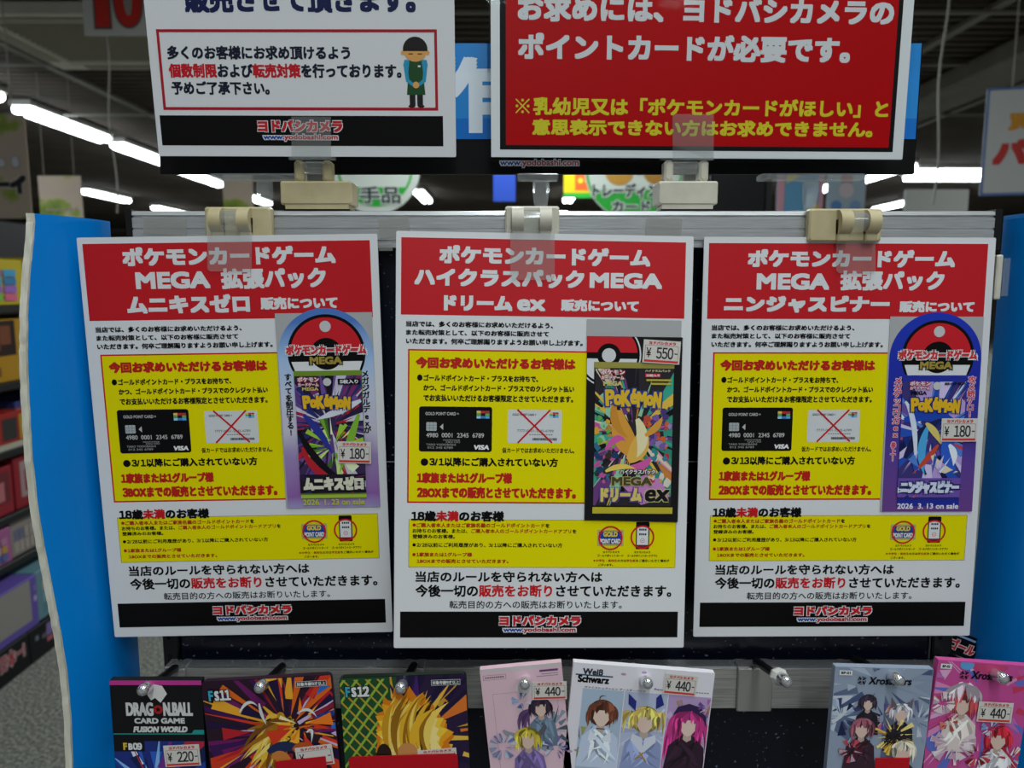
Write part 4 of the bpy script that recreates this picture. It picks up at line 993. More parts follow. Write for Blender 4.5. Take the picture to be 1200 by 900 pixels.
# FS11
r, w, h = pack((235, 799), (388, 790), 118, 'blister card marked FS11 with golden red burst artwork')
s = w / 153.0; b = foil(w, h, 4, ink('2a1626', 0.3), 3.5); bx = (0.4, w - 0.4, 0.6, h - 2)
fire = [ink(c, 0.3) for c in ('b3202a', '6a1a5e', 'd8641c', '3a1450', 'e8a62c', '8e1c30', '20123a', 'c7b4d8', 'cf3a1e')]
cx, cy = 96 * s, 66 * s
b.burst(bx, cx, cy, fire, 0.05, 110, 7, 8, 75, 9)
b.burst((w * .72, w - .4, 8, 40), cx, cy, [ink(c, 0.3) for c in ('2a6ac0', '7aa8dc', '1c3a8a')], 0.4, 18, 9, 20, 60, 8)
gold = [ink(c, 0.3) for c in ('c8921e', 'e6b83a', 'a06a14', 'f2d878', '7a4a10')]
rnd = random.Random(4)
for i in range(46):
    a = math.radians(rnd.uniform(70, 250)); L = rnd.uniform(22, 46); bend = rnd.uniform(-14, 4)
    ex, ey = cx + 1.4 * L * math.cos(a) * s, cy - L * math.sin(a) * s * 0.9 + 10 * s
    mx, my = (cx + ex) / 2, (cy + ey) / 2 + bend
    b.ribbon(bx, [(cx + rnd.uniform(-6, 6), cy + rnd.uniform(-8, 8)), (mx, my), (ex, ey + rnd.uniform(4, 18))], rnd.uniform(2, 4.5), 0.5 + i * 0.004, gold[i % 5], 12)
b.burst(bx, 112 * s, 60 * s, [ink(c, 0.3) for c in ('f0b030', 'ee7a20', 'f6e2a0', 'd23a1c')], 0.72, 26, 12, 2, 26, 14)
for k, pts in enumerate((((112, 44), (124, 36), (132, 52)), ((118, 70), (128, 60), (122, 84)), ((42, 40), (54, 20), (64, 34)), ((66, 30), (66, 44), (72, 58)))): b.ribbon(bx, [(x * s, y * s) for x, y in pts], 2.2, 0.82 + k * .01, WHITE)
for k, (pts, c) in enumerate(((((70, 92), (92, 78), (118, 96)), '1f2a52'), (((74, 100), (86, 92), (98, 108)), 'c47a3a'), (((100, 92), (112, 84), (124, 92)), 'b4521e'))): b.ribbon(bx, [(x * s, y * s) for x, y in pts], 13 * s, 0.87 + k * .01, ink(c, 0.3))
b.outlined('F', 8 * s, 13.5 * s, 11 * s, 24 * s, 1.0, ink('3aa0b8'), BLACK, 0.4, 0.5); b.outlined('S11', 15 * s, 34 * s, 11 * s, 24 * s, 1.0, WHITE, BLACK, 0.4, 0.5)
age_tag(b, 111 * s, 147 * s, 6 * s, 13 * s, 1.0)
b.build('blister_card', r)
b = MB(w, h); sticker(b, 103 * s, 147 * s, 86.5 * s, 112 * s, 1.6, '', 4); b.build('price_sticker', r)
b = MB(w, h); b.extrude([(78 * s, 103 * s), (138 * s, 100 * s), (138 * s, 116 * s), (78 * s, 116 * s)], 1.8, 2.4, ink('b80f1e', 0.3)); b.build('red_label', r, 'plain red label')

# FS12
r, w, h = pack((397, 794), (546, 789), 118, 'blister card marked FS12 with golden flame artwork')
s = w / 149.0; b = foil(w, h, 4, ink('142016', 0.3), 3.5); bx = (0.4, w - 0.4, 0.6, h - 2); cx, cy = 82 * s, 78 * s
b.rect(0.4, w * .45, 0.6, h - 2, 0.02, ink('1c4a2a', 0.3)); b.rect(w * .45, w - .4, 0.6, h - 2, 0.02, ink('2a1c3c', 0.3))
for k in range(12):
    b.cpoly([(k * 8 - 40, 0), (k * 8 - 38.4, 0), (k * 8 + 22, 70), (k * 8 + 20.4, 70)], (0.4, w * .38, 2, h - 2), 0.05 + k * .003, ink('b8932e', 0.3)); b.cpoly([(k * 9 + 4, 0), (k * 9 + 6, 0), (k * 9 - 46, 70), (k * 9 - 48, 70)], (0.4, w * .38, 2, h - 2), 0.1 + k * .003, ink('8fae3a', 0.3))
b.burst((w * .4, w - .4, .6, h - 2), cx, cy, [ink(c, 0.3) for c in ('c8962a', '2a1640', 'd8742a', '1c1438', 'e2b84a', '41206a')], 0.15, 70, 17, 18, 80, 7)
fl = [ink(c, 0.3) for c in ('d87a14', 'e8a020', 'f2c83c', 'f6e08a')]
for j, (rad, c) in enumerate(((50, 0), (44, 1), (38, 2), (33, 3))):
    for a in range(0, 360, 18):
        aa = math.radians(a + j * 5); q = rad * (1.0 + 0.16 * math.sin(a * 1.7 + j)) * s
        b.cpoly([(cx + q * math.cos(aa), cy - q * math.sin(aa) * 1.15), (cx + rad * .8 * s * math.cos(aa - .3), cy - rad * .92 * s * math.sin(aa - .3)), (cx, cy), (cx + rad * .8 * s * math.cos(aa + .3), cy - rad * .92 * s * math.sin(aa + .3))], bx, 0.4 + j * .03 + (a % 36) * .0004, fl[c])
rnd = random.Random(8)
gold2 = [ink(c, 0.3) for c in ('c8921e', 'e6b02a', '9a6a14', 'f0d060', '3a240c')]
for i in range(34):
    x0 = cx + rnd.uniform(-30, 22) * s; tx = x0 + rnd.uniform(8, 30) * s; ty = rnd.uniform(20, 48) * s
    b.ribbon(bx, [(x0, cy + rnd.uniform(6, 22) * s), (x0 - 8 * s, (cy + ty) / 2), (tx, ty)], rnd.uniform(2.0, 5.5), 0.6 + i * .004, gold2[i % 5], 12)
b.cdisc(bx, cx - 34 * s, cy + 22 * s, 9 * s, 0.8, ink('2a1c12', 0.3), 16 * s); b.cdisc(bx, cx + 24 * s, cy + 24 * s, 12 * s, 0.81, ink('23305c', 0.3), 8 * s); b.cdisc(bx, cx - 6 * s, cy + 18 * s, 12 * s, 0.82, ink('c78a50', 0.3), 12 * s)
b.outlined('F', 7 * s, 12.5 * s, 11 * s, 24 * s, 1.0, ink('3aa0b8'), BLACK, 0.4, 0.5); b.outlined('S12', 14 * s, 35 * s, 11 * s, 24 * s, 1.0, WHITE, BLACK, 0.4, 0.5)
age_tag(b, 108 * s, 142 * s, 6 * s, 13 * s, 1.0)
b.build('blister_card', r)
b = MB(w, h); b.extrude([(6 * s, 101 * s), (9 * s, 98 * s), (132 * s, 98 * s), (135 * s, 101 * s), (135 * s, 116 * s), (6 * s, 116 * s)], 1.8, 2.4, ink('b80f1e', 0.3)); b.build('red_label', r, 'plain red label')
b = MB(w, h); sticker(b, 88 * s, 134 * s, 92.6 * s, 112 * s, 1.4, '', 3); b.build('price_sticker', r)

def shade(c, f):
    return ''.join('%02x' % max(0, min(255, int(int(c[i:i + 2], 16) * f))) for i in (0, 2, 4))
def strokes(b, box, x, y, rad, col, d, seed, drop=1.0, n=26, wd=0.3, spread=1.0, dirs=(-1, 1)):
    """A tuft of painted strokes sweeping down from a crown point."""
    rnd = random.Random(seed)
    for i in range(n):
        sd = rnd.choice(dirs); q = rnd.uniform(0.15, 1.1) * spread
        b.ribbon(box, [(x + sd * rnd.uniform(0, .25) * rad, y - rad * rnd.uniform(.75, 1.0)), (x + sd * q * rad * 1.15, y - rad * rnd.uniform(.35, .8)), (x + sd * q * rad, y + rad * rnd.uniform(.2, 1.0) * drop)], rad * rnd.uniform(.5, 1.1) * wd, d + i * .002, ink(shade(col, rnd.choice((.55, .75, .9, 1.0, 1.15, 1.3))), .4), 9)
def bust(b, box, x, y, rad, hair, cloth, d, seed, drop=1.0, skin='d6baac', collar=None):
    """Plain painted bust without features: hair mass, neck, draped cloth."""
    rnd = random.Random(seed + 50)
    b.cdisc(box, x, y - rad * .1, rad * .98, d, ink(shade(hair, .62), .4), rad)
    strokes(b, box, x, y, rad, hair, d + .005, seed, drop, 22, .34)
    b.cpoly([(x - rad * .4, y + rad * .85), (x + rad * .4, y + rad * .85), (x + rad * 1.25, y + rad * 1.7), (x + rad * 1.5, y + rad * 4), (x - rad * 1.5, y + rad * 4), (x - rad * 1.25, y + rad * 1.7)], box, d + .06, ink(cloth, .4))
    for i in range(14): b.ribbon(box, [(x + rnd.uniform(-.9, .9) * rad, y + rad * rnd.uniform(1.1, 1.7)), (x + rnd.uniform(-1.3, 1.3) * rad, y + rad * 2.2), (x + rnd.uniform(-1.5, 1.5) * rad, y + rad * rnd.uniform(2.6, 3.8))], rad * .3, d + .065 + i * .001, ink(shade(cloth, rnd.choice((.7, .85, 1.15, 1.25))), .4), 8)
    b.cpoly([(x - rad * .24, y + rad * .5), (x + rad * .24, y + rad * .5), (x + rad * .3, y + rad * 1.15), (x, y + rad * 1.35), (x - rad * .3, y + rad * 1.15)], box, d + .085, ink(shade(skin, .85), .4))
    b.cpoly([(x - rad * .62, y - rad * .3), (x + rad * .62, y - rad * .3), (x + rad * .6, y + rad * .3), (x + rad * .28, y + rad * .78), (x, y + rad * .92), (x - rad * .28, y + rad * .78), (x - rad * .6, y + rad * .3)], box, d + .09, ink(skin, .4))
    if collar: b.cpoly([(x - rad * .8, y + rad * 1.0), (x - rad * .1, y + rad * 1.3), (x, y + rad * 2.0), (x + rad * .1, y + rad * 1.3), (x + rad * .8, y + rad * 1.0), (x + rad * .9, y + rad * 1.5), (x, y + rad * 2.5), (x - rad * .9, y + rad * 1.5)], box, d + .088, ink(collar, .4))
    strokes(b, box, x, y - rad * .05, rad * .98, hair, d + .10, seed + 9, .05, 16, .36, .85)
    strokes(b, box, x - rad * .78, y + rad * .1, rad * .5, hair, d + .135, seed + 11, drop * 2.2, 6, .5, .5); strokes(b, box, x + rad * .78, y + rad * .1, rad * .5, hair, d + .15, seed + 12, drop * 2.2, 6, .5, .5)

# pale pink pack
r, w, h = pack((562, 785), (658, 776), 110, 'pale pink pack with grey and yellow artwork')
s = w / 97.0; pinkm = ink('dcbac6', 0.4); b = foil(w, h, 5, pinkm, 0.6); bx = (0.5, w - .5, 4, h - 1)
b.rect(0.2, w - .2, 0.2, 2.6, 0.05, ink('c9c3c4', 0.4)); b.frame(12 * s, 88 * s, 32 * s, h - 4, 0.25, 0.05, ink('a98a94'))
P = lambda *a: [(x * s, y * s) for x, y in a]
b.burst(bx, 78 * s, 84 * s, [ink(c, .4) for c in ('6f7f8c', '8d9aa8', '4c5866', 'aab4bc')], .07, 30, 8, 2, 34 * s, 16)
strokes(b, bx, 54 * s, 70 * s, 16 * s, '6a4a7a', .18, 4, 1.2, 14, .3, 1, (-1,))
bust(b, bx, 67 * s, 54 * s, 12.5 * s, '382c3e', '66798c', .25, 3, 1.1)
b.burst(bx, 45 * s, 44 * s, [ink('4f6aa0', .4), ink('8ea6cc', .4), ink('c4d0e2', .4)], .5, 18, 3, 1, 8 * s, 14)
b.ribbon(bx, P((20, 78), (30, 90), (40, 84)), 4, .52, ink('8e949c', .4)); b.ribbon(bx, P((70, 76), (66, 90), (58, 84)), 4, .53, ink('5a5a64', .4))
bust(b, bx, 48 * s, 92 * s, 14 * s, 'd2bc46', '7a68a0', .56, 6, 1.2)
b.burst(bx, 18 * s, 98 * s, [ink('c2c6d8', .4), ink('8c96b6', .4), ink('6f7aa6', .4)], .9, 34, 5, 2, 17 * s, 12); b.burst(bx, 80 * s, 106 * s, [ink('7a6aa8', .4), ink('c2c6d8', .4), ink('5c5490', .4)], .9, 24, 7, 2, 14 * s, 12)
b.frame(3 * s, 30 * s, 8 * s, 14 * s, .2, .06, ink('6a5a62')); [b.rect(5 * s + (28 * s - (5 * s)) * (q + .12) / 9, 5 * s + (28 * s - (5 * s)) * (q + .86) / 9, 10.2 * s, 11.8 * s, .06, ink('5a4a52')) for q in range(9)]
b.rect(70 * s, 92 * s, 7 * s, 9.6 * s, .05, ink('6a3f72')); b.rect(72 * s, 92 * s, 12 * s, 12.8 * s, .05, ink('8a7a86')); b.rect(66 * s, 92 * s, 14.6 * s, 15.4 * s, .05, ink('8a7a86'))
b.poly(P((42, 22), (48, 16), (56, 15), (60, 22), (59, 34), (52, 40), (46, 36), (40, 30)), 0.08, ink('cfcbcb'))
b.build('pouch', r)
b = MB(w, h); sticker(b, 59.5 * s, 100 * s, 21.5 * s, 44 * s, 1.3, '440', -4); b.build('price_sticker', r)

# white three panel pack
r, w, h = pack((672, 776), (838, 789), 112, 'white pack printed with three coloured panels')
s = w / 167.0; b = foil(w, h, 5, ink('e0dde4', 0.4), 0.6)
b.text('Weiß', 12 * s, 36 * s, 6 * s, 14 * s, .06, ink('2c3440'), .25); b.rect(4 * s, 48 * s, 13.6 * s, 15.4 * s, .05, ink('2f5a6e')); b.text('Schwarz', 7 * s, 44 * s, 14.6 * s, 24 * s, .07, BLACK, .32)
b.text('ヴァイスシュヴァルツ ブースターパック', 16 * s, 88 * s, 28 * s, 30.6 * s, .06, ink('4a4a58'), .05); b.text('Re:tune', 98 * s, 116 * s, 24.4 * s, 26.8 * s, .06, ink('4a4a58'), .05); [b.rect(118 * s + (163 * s - (118 * s)) * (q + .12) / 14, 118 * s + (163 * s - (118 * s)) * (q + .86) / 14, 25.2 * s, 26.4 * s, .06, ink('7a7a88')) for q in range(14)]
for k, (xa, xb, c) in enumerate(((14, 63, 'a9bccf'), (64, 115, 'b4bcd6'), (116, 166, 'b79ac6'))):
    box = (xa * s, min(xb * s, w - .3), 31 * s, h - 3); b.rect(box[0], box[1], box[2], box[3], .05, ink(c, .4))
    hair_c = ('7a4632', 'dcc266', 'c43a86')[k]; gar = ('c4d0e8', '8f9cc6', '32202f')[k]; yy = (62, 66, 66)[k]; mx = (xa + xb) / 2 + (1, 2, 2)[k]
    if k == 0: b.burst(box, (xa + 4) * s, 100 * s, [ink(c, .4) for c in ('a09e60', '7f8a54', 'c2b88a', '5a5f8a')], .055, 24, 3, 2, 26 * s, 14)
    if k == 1: b.burst(box, mx * s, 80 * s, [ink(c, .4) for c in ('d4d9ea', '9fabcf', 'c9cfe4')], .055, 24, 3, 2, 50 * s, 8)
    if k == 2: b.burst(box, mx * s, 80 * s, [ink(c, .4) for c in ('c9b2d8', '9f86bc', 'd8c6e0', 'b08a5a')], .055, 24, 3, 2, 50 * s, 8)
    if k == 2: strokes(b, box, mx * s, 74 * s, 24 * s, hair_c, .13, 2, 2.4, 36, .3)
    if k == 1:
        for sd in (-1, 1): strokes(b, box, (mx + sd * 19) * s, 66 * s, 12 * s, hair_c, .13, 5 + sd, 1.6, 14, .4)
    bust(b, box, mx * s, yy * s, 17 * s, hair_c, gar, .25, 20 + k, (.9, .7, 1.4)[k], 'e2c8ba', (None, 'd6dbe8', None)[k])
    if k == 0: b.line((mx - 5) * s, (yy + 18) * s, (mx + 5) * s, (yy + 18) * s, .6, .5, BLACK); b.ribbon(box, P((mx - 4, yy - 16), (mx - 6, yy - 26), (mx + 4, yy - 23)), .8, .5, ink('5f3326', .4)); b.cpoly(P((mx - 12, yy + 20), (mx - 1, yy + 32), (mx - 14, yy + 34)), box, .5, ink('dfe6f2', .4)); b.cpoly(P((mx + 12, yy + 20), (mx + 1, yy + 32), (mx + 14, yy + 34)), box, .5, ink('dfe6f2', .4))
    if k == 1:
        b.cpoly(P((mx - 13, yy - 12), (mx - 22, yy - 20), (mx - 23, yy - 33), (mx - 13, yy - 24)), box, .5, ink('2a2f7e', .4)); b.cpoly(P((mx + 11, yy - 16), (mx + 10, yy - 30), (mx + 15, yy - 36), (mx + 20, yy - 22)), box, .5, ink('2a2f7e', .4))
        b.line((mx - 3) * s, (yy + 40) * s, (mx + 6) * s, (yy + 52) * s, 1.1, .52, ink('b08a3a', .4)); b.line((mx + 2) * s, (yy + 40) * s, (mx - 8) * s, (yy + 50) * s, 1.1, .53, ink('b08a3a', .4))
    if k == 2:
        b.cpoly(P((mx - 20, yy - 10), (mx - 15, yy - 21), (mx - 2, yy - 26), (mx + 13, yy - 22), (mx + 20, yy - 10), (mx + 21, yy + 2), (mx + 15, yy - 10), (mx + 2, yy - 17), (mx - 12, yy - 15)), box, .5, ink('33244e', .4)); b.burst(box, (mx + 20) * s, (yy - 22) * s, [ink(c, .4) for c in ('a86aa8', '6a4a8a', 'd8b4d0')], .52, 14, 3, 1, 8 * s, 16)
for x, y, a in ((60, 10, .9), (84, 6, .5), (14, 110, .9), (6, 112, .7)): b.disc(x * s, y * s, 3.2 * s, .06, ink('b493b8', .4), 12, 1.6 * s)
b.build('pouch', r)
b = MB(w, h); sticker(b, 108 * s, 147 * s, 4.6 * s, 29.5 * s, 0.9, '440', -1); b.build('price_sticker', r)

# grey blue pack
r, w, h = pack((979, 781), (1094, 784), 112, 'grey blue pack with dark and white artwork')
s = w / 115.0; b = foil(w, h, 5, ink('8f9cb0', 0.35), 0.6); bx = (0.4, w - .4, .6, h - 2)
b.burst(bx, 58 * s, 20 * s, [ink(c, .35) for c in ('a9b6c6', '5c6a86', 'c4ccd6', '48567a', '8694aa')], .03, 36, 3, 6, 70, 11)
b.burst(bx, 12 * s, 62 * s, [ink(c, .35) for c in ('b9c4d4', '9fb0c8', '3a3f66', '20244a')], .15, 30, 4, 2, 26 * s, 14); b.burst(bx, 102 * s, 66 * s, [ink(c, .35) for c in ('c2cad8', '8f9cb8', '5a5f86')], .15, 30, 5, 2, 28 * s, 14)
b.burst(bx, 62 * s, 62 * s, [ink(c, .35) for c in ('3a2f78', 'c4bf8c', '221c2c', 'b8688c', '5a4a9a')], .25, 30, 6, 2, 20 * s, 16)
bust(b, bx, 42 * s, 44 * s, 10 * s, '3a3040', '241f2a', .36, 31, .8)
bust(b, bx, 82 * s, 56 * s, 12 * s, 'bdbdc4', '24222c', .36, 32, .8)
for sd in (-1, 1): b.cpoly(P((82 + sd * 6, 46), (82 + sd * 13, 36), (82 + sd * 12, 50)), bx, .55, ink('6a6268', .35))
b.burst(bx, 76 * s, 84 * s, [ink(c, .35) for c in ('d8a82c', 'e6c85a', 'b8801c', 'f0dc8a')], .58, 40, 6, 3, 27 * s, 8); b.burst(bx, 78 * s, 90 * s, [ink(c, .35) for c in ('1c1818', '2a2226')], .72, 20, 7, 1, 13 * s, 16)
bust(b, bx, 37 * s, 76 * s, 13 * s, '8a5260', '3a2430', .76, 33, 1.1); b.burst(bx, 26 * s, 104 * s, [ink(c, .35) for c in ('8a2a3c', 'c24a5c', '5a1a2a', 'b89aa8')], 1.0, 24, 8, 2, 14 * s, 16)
bust(b, bx, 88 * s, 104 * s, 14 * s, 'c0baa8', '2c2430', 1.0, 34, .8)
b.rect(5 * s, 20 * s, 4 * s, 10 * s, .6, WHITE); b.text('BP-01', 7 * s, 18 * s, 5.4 * s, 8.6 * s, .65, BLACK, .1)
def star(b, cx, cy, R, d):
    for a in range(0, 360, 90):
        q = math.radians(a + 30); b.poly([(cx + R * math.cos(q), cy - R * math.sin(q)), (cx + R * .45 * math.cos(q + .9), cy - R * .45 * math.sin(q + .9)), (cx + R * .25 * math.cos(q - .4), cy - R * .25 * math.sin(q - .4))], d, BLACK)
        b.line(cx + R * .95 * math.cos(q), cy - R * .95 * math.sin(q), cx + R * .8 * math.cos(q + 1.1), cy - R * .8 * math.sin(q + 1.1), .5, d, BLACK)
star(b, 32 * s, 16 * s, 6 * s, .7); b.text('XrossStars', 40 * s, 90 * s, 11 * s, 20.5 * s, .7, BLACK, .16, .12)
b.build('pouch', r)
b = MB(w, h); b.extrude([(56 * s, 112 * s), (96 * s, 110.5 * s), (96 * s, 126 * s), (56 * s, 126 * s)], 1.4, 2.0, ink('b80f1e', 0.3)); b.build('red_label', r, 'plain red label')

# magenta pack
r, w, h = pack((1100, 773), (1212, 781), 112, 'magenta pack with white and red artwork, last on the bar')
s = w / 112.0; b = foil(w, h, 5, ink('c04c90', 0.35), 0.6); bx = (0.4, w - .4, .6, h - 2)
b.burst(bx, 60 * s, 40 * s, [ink(c, .35) for c in ('c0559a', 'd486b8', '8e2c6a', '5f6cc0', 'c23a58', 'b86ab0', 'd8a8cc')], .03, 56, 13, 6, 80, 9)
b.cdisc(bx, 60 * s, 4 * s, 22 * s, .22, ink('b8406e', .35), 8 * s); b.cdisc(bx, 34 * s, 4 * s, 8 * s, .23, ink('5a9ad0', .35), 6 * s)
bust(b, bx, 36 * s, 52 * s, 15 * s, 'b84a4e', 'dacdc8', .3, 41, 1.2)
strokes(b, bx, 34 * s, 46 * s, 21 * s, 'd6c6d2', .5, 14, .3, 22, .3, 1.0); b.burst(bx, 12 * s, 52 * s, [ink(c, .35) for c in ('d6c6cc', 'b8a0ac', 'e6dade')], .56, 24, 3, 1, 14 * s, 18)
b.burst(bx, 32 * s, 102 * s, [ink(c, .35) for c in ('d8cad0', 'c2a2b8', 'e8dee2', 'c09ab0')], .6, 40, 4, 4, 28 * s, 12, 150, 390); b.burst(bx, 24 * s, 76 * s, [ink(c, .35) for c in ('b04438', 'd8786a', '8a2a2c')], .74, 14, 5, 1, 9 * s, 18)
bust(b, bx, 84 * s, 92 * s, 15 * s, 'c42c3e', 'd6d6dc', .8, 42, 1.0)
b.burst(bx, 62 * s, 114 * s, [ink(c, .35) for c in ('a81e2e', 'd0404e', 'e0d4d6', '7a1624')], 1.05, 24, 6, 2, 16 * s, 14); b.burst(bx, 100 * s, 116 * s, [ink(c, .35) for c in ('b42433', 'e0dce0', '8fa8d0', 'c43a4a')], 1.05, 24, 9, 2, 18 * s, 14); b.burst(bx, 72 * s, 80 * s, [ink(c, .35) for c in ('b9c4dc', '7a96c8', 'dfe4ee')], 1.1, 16, 3, 1, 8 * s, 16)
star(b, 32 * s, 16 * s, 6 * s, .7); b.text('XrossStars', 40 * s, 88 * s, 10 * s, 20 * s, .7, BLACK, .16, .12)
b.rect(3 * s, 16 * s, 4 * s, 10 * s, .6, WHITE); b.text('BP-02', 5 * s, 14 * s, 5.4 * s, 8.6 * s, .65, BLACK, .1)
b.build('pouch', r)
b = MB(w, h); sticker(b, 53.5 * s, 94 * s, 46 * s, 71 * s, 1.5, '440', 1); b.build('price_sticker', r)

# side card behind the right post
p = at(1127, 760, 0.566); r = empty('shelf_card', p, 'small black card with red lettering beside the right post', 'sign')
r.rotation_euler = (0, math.radians(22), 0)
b = MB(26, 24); b.slab(0, 26, 0, 24, -0.8, 0, BLACK, 0.5); b.outlined('ゴール', 2.5, 23.5, 6, 15, 0.1, ink('b02630'), ink('d4cfcf'), 0.5, 0.5); b.rect(5, 21, 2.2, 3.8, .1, ink('7f9cc4')); b.build('card', r)

# ------------------------------------------------------------------ left shelving with toys
SX = -1.90
sh = empty('shelf_unit', (SX - 0.22, 3.2, 0), 'black shop shelving on the left with coloured goods', 'shelf unit')
SY0, SY1 = -0.75, 0.85
lev = [0.14, 0.405, 0.585, 0.834, 1.09, 1.383]
b = MB(); b.box(-0.24, -0.21, SY0, SY1, 0, 1.75, M_BLACK_METAL); b.build('back_panel', sh)
for yy in (SY0 - 0.03, SY1):
    b = MB(); b.box(-0.24, -0.19, yy, yy + 0.03, 0, 1.8, M_BLACK_METAL); b.build('post', sh)
for z in lev:
    b = MB(); b.box(-0.21, 0.20, SY0, SY1, z - 0.03, z, M_BLACK_METAL, 0.004); b.build('shelf_board', sh)
b = MB(); b.box(-0.21, 0.215, SY0, SY1, 0, 0.09, M_BLACK_METAL); b.build('plinth', sh)
def goods(name, x0, x1, y0, y1, z, h, base, patches, label, cat='box'):
    """A printed carton on a shelf; patches are (u0,u1,v0,v1,colour) on the aisle side."""
    r = empty(name, ((x0 + x1) / 2 + SX - 0.22, (y0 + y1) / 2 + 3.2, z + 0.0005), label, cat, 'goods on the left shelving')
    hx, hy = (x1 - x0) / 2, (y1 - y0) / 2
    b = MB(); b.box(-hx, hx, -hy, hy, 0, h, ink(base, 0.35), 0.003)
    for k, (u0, u1, v0, v1, c) in enumerate(patches):
        e = 0.0006 + k * 0.0003
        ya, yb = -hy + 2 * hy * u0, -hy + 2 * hy * u1
        b.add([(hx + e, ya, h * v0), (hx + e, yb, h * v0), (hx + e, yb, h * v1), (hx + e, ya, h * v1)], [(0, 1, 2, 3)], ink(c, 0.35))
        xa, xb = -hx + 2 * hx * u0, -hx + 2 * hx * u1
        b.add([(xa, -hy - e, h * v0), (xb, -hy - e, h * v0), (xb, -hy - e, h * v1), (xa, -hy - e, h * v1)], [(0, 1, 2, 3)], ink(c, 0.35))
    b.build('carton', r); return r
def mosaic(seed, cols, n=4, m=4, u0=.1, u1=.9, v0=.1, v1=.8):
    rnd = random.Random(seed); return [(u0 + (u1 - u0) * i / n, u0 + (u1 - u0) * (i + .86) / n, v0 + (v1 - v0) * j / m, v0 + (v1 - v0) * (j + .86) / m, rnd.choice(cols)) for i in range(n) for j in range(m)]
cand = ['c05a7a', '3a8ab0', '6aa84a', 'c8682a', '8a5aa8', '2f6f9a']
goods('toy_box', -0.15, 0.18, -0.60, -0.19, 1.383, 0.175, 'a8961a', mosaic(2, cand), 'yellow carton with colour tiles on the top shelf, near end')
goods('toy_box', -0.15, 0.18, -0.17, 0.16, 1.383, 0.185, 'a08c16', mosaic(3, cand), 'yellow carton with colour tiles on the top shelf, far end')
goods('toy_box', -0.15, 0.18, -0.66, -0.17, 1.09, 0.24, '9a7216', [(.02, .80, .42, .98, '241814'), (.3, .62, .5, .8, '5a3420'), (.62, .74, .6, .9, '6a3a22'), (.86, .97, .08, .36, '28386a'), (.3, .6, .1, .25, '6a3f1a')], 'ochre carton with dark picture on the second shelf, near end')
goods('toy_box', -0.15, 0.18, -0.15, 0.20, 1.09, 0.235, '987018', [(.0, .55, .5, .98, '2a1a16'), (.62, .9, .12, .42, '27406e')], 'ochre carton with blue figure patch on the second shelf, far end')
goods('game_box', -0.12, 0.19, -0.70, -0.275, 0.834, 0.14, '86231d', [(.0, 1, .0, .16, '9a9686'), (.70, .90, .25, .85, '2c2a28'), (.93, .99, .2, .9, '9a7a22'), (.4, .6, .4, .8, '9c4a22')], 'red flat game carton with dark window on the third shelf')
goods('game_box', -0.12, 0.15, -0.26, 0.12, 0.834, 0.165, '2e3464', [(.0, 1, .55, .85, '8a4a2a'), (.05, .35, .1, .3, '7a7a86')], 'dark blue game carton with orange band on the third shelf')
goods('doll_box', -0.14, 0.18, -0.72, -0.355, 0.585, 0.185, '7c1b25', [(.35, .95, .25, .9, '5c2026'), (.55, .66, .35, .8, 'a8706c'), (.76, .86, .3, .7, '9c5c60')], 'red carton with pale figures on the fourth shelf, near end')
goods('doll_box', -0.14, 0.18, -0.345, 0.02, 0.585, 0.205, '7a1922', [(.1, .4, .2, .9, '8a7472'), (.17, .32, .3, .72, '7c2c38'), (.55, .85, .2, .9, '84686a')], 'red carton with pale oval picture on the fourth shelf, far end')
goods('toy_box', -0.02, 0.19, -0.68, -0.405, 0.405, 0.135, '8c4f78', mosaic(6, ['9a688a', '4a588c', 'a07a3c', 'a89aa4'], 6, 3), 'pink patterned carton on the low shelf, near corner')
goods('toy_box', -0.10, 0.18, -0.395, -0.20, 0.405, 0.14, '77706a', mosaic(5, ['6a5a62', '5a5a70', '8a8278'], 5, 2), 'beige patterned carton on the low shelf, far end')
tr = goods('display_tray', 0.0, 0.26, -0.74, -0.385, 0.14, 0.2, '54468a', [(.0, .88, .16, .97, '7c7874'), (.93, .98, .5, .6, '9a8cb4'), (.93, .98, .7, .82, '6a5a94')], 'purple display tray with grey panel near the floor', 'tray')
goods('toy_box', 0.0, 0.25, -0.375, 0.0, 0.14, 0.2, '55767f', mosaic(8, ['8a4a40', '4a707c', '6f8e94', '9a967c'], 4, 3), 'pale teal carton beside the purple tray', 'box')
bb = empty('floor_carton', (SX - 0.22 + 0.24, 3.2 - 0.62, 0.0), 'black floor carton with big red and white lettering', 'box')
b = MB(); b.box(-0.02, 0.02, -0.13, 0.163, 0, 0.135, ink('0e0d10', 0.4), 0.003); b.build('carton', bb)
b = MB(150, 100); b.outlined('日本一!', 6, 144, 18, 82, 0.6, ink('8a2630'), ink('b4acac'), 2.2, 2.2)
me = b.data('lettering'); me.transform(Matrix.Translation((0.0205, 0.065, 0.085)) @ Matrix.Rotation(math.pi / 2, 4, 'Z')); link('lettering', me, bb)
bb = empty('floor_carton', (SX - 0.22 + 0.24, 3.2 + 0.0, 0.0), 'black floor carton with small purple figure beside the lettered one', 'box')
b = MB(); b.box(-0.02, 0.02, -0.455, 0.10, 0, 0.135, ink('0f0e12', 0.4), 0.003)
for k, (ya, yb, za, zb_, c) in enumerate(((-0.42, -0.40, .08, .10, '5a5f66'), (-0.38, -0.35, .07, .09, '4a4a52'), (-0.35, -0.31, .07, .12, '6a5a8a'), (-0.35, -.31, .045, .065, '93525a'))): b.add([(0.0206 + k * .0002, y_, z_) for y_, z_ in ((ya, za), (yb, za), (yb, zb_), (ya, zb_))], [(0, 1, 2, 3)], ink(c, .4))
b.build('carton', bb)

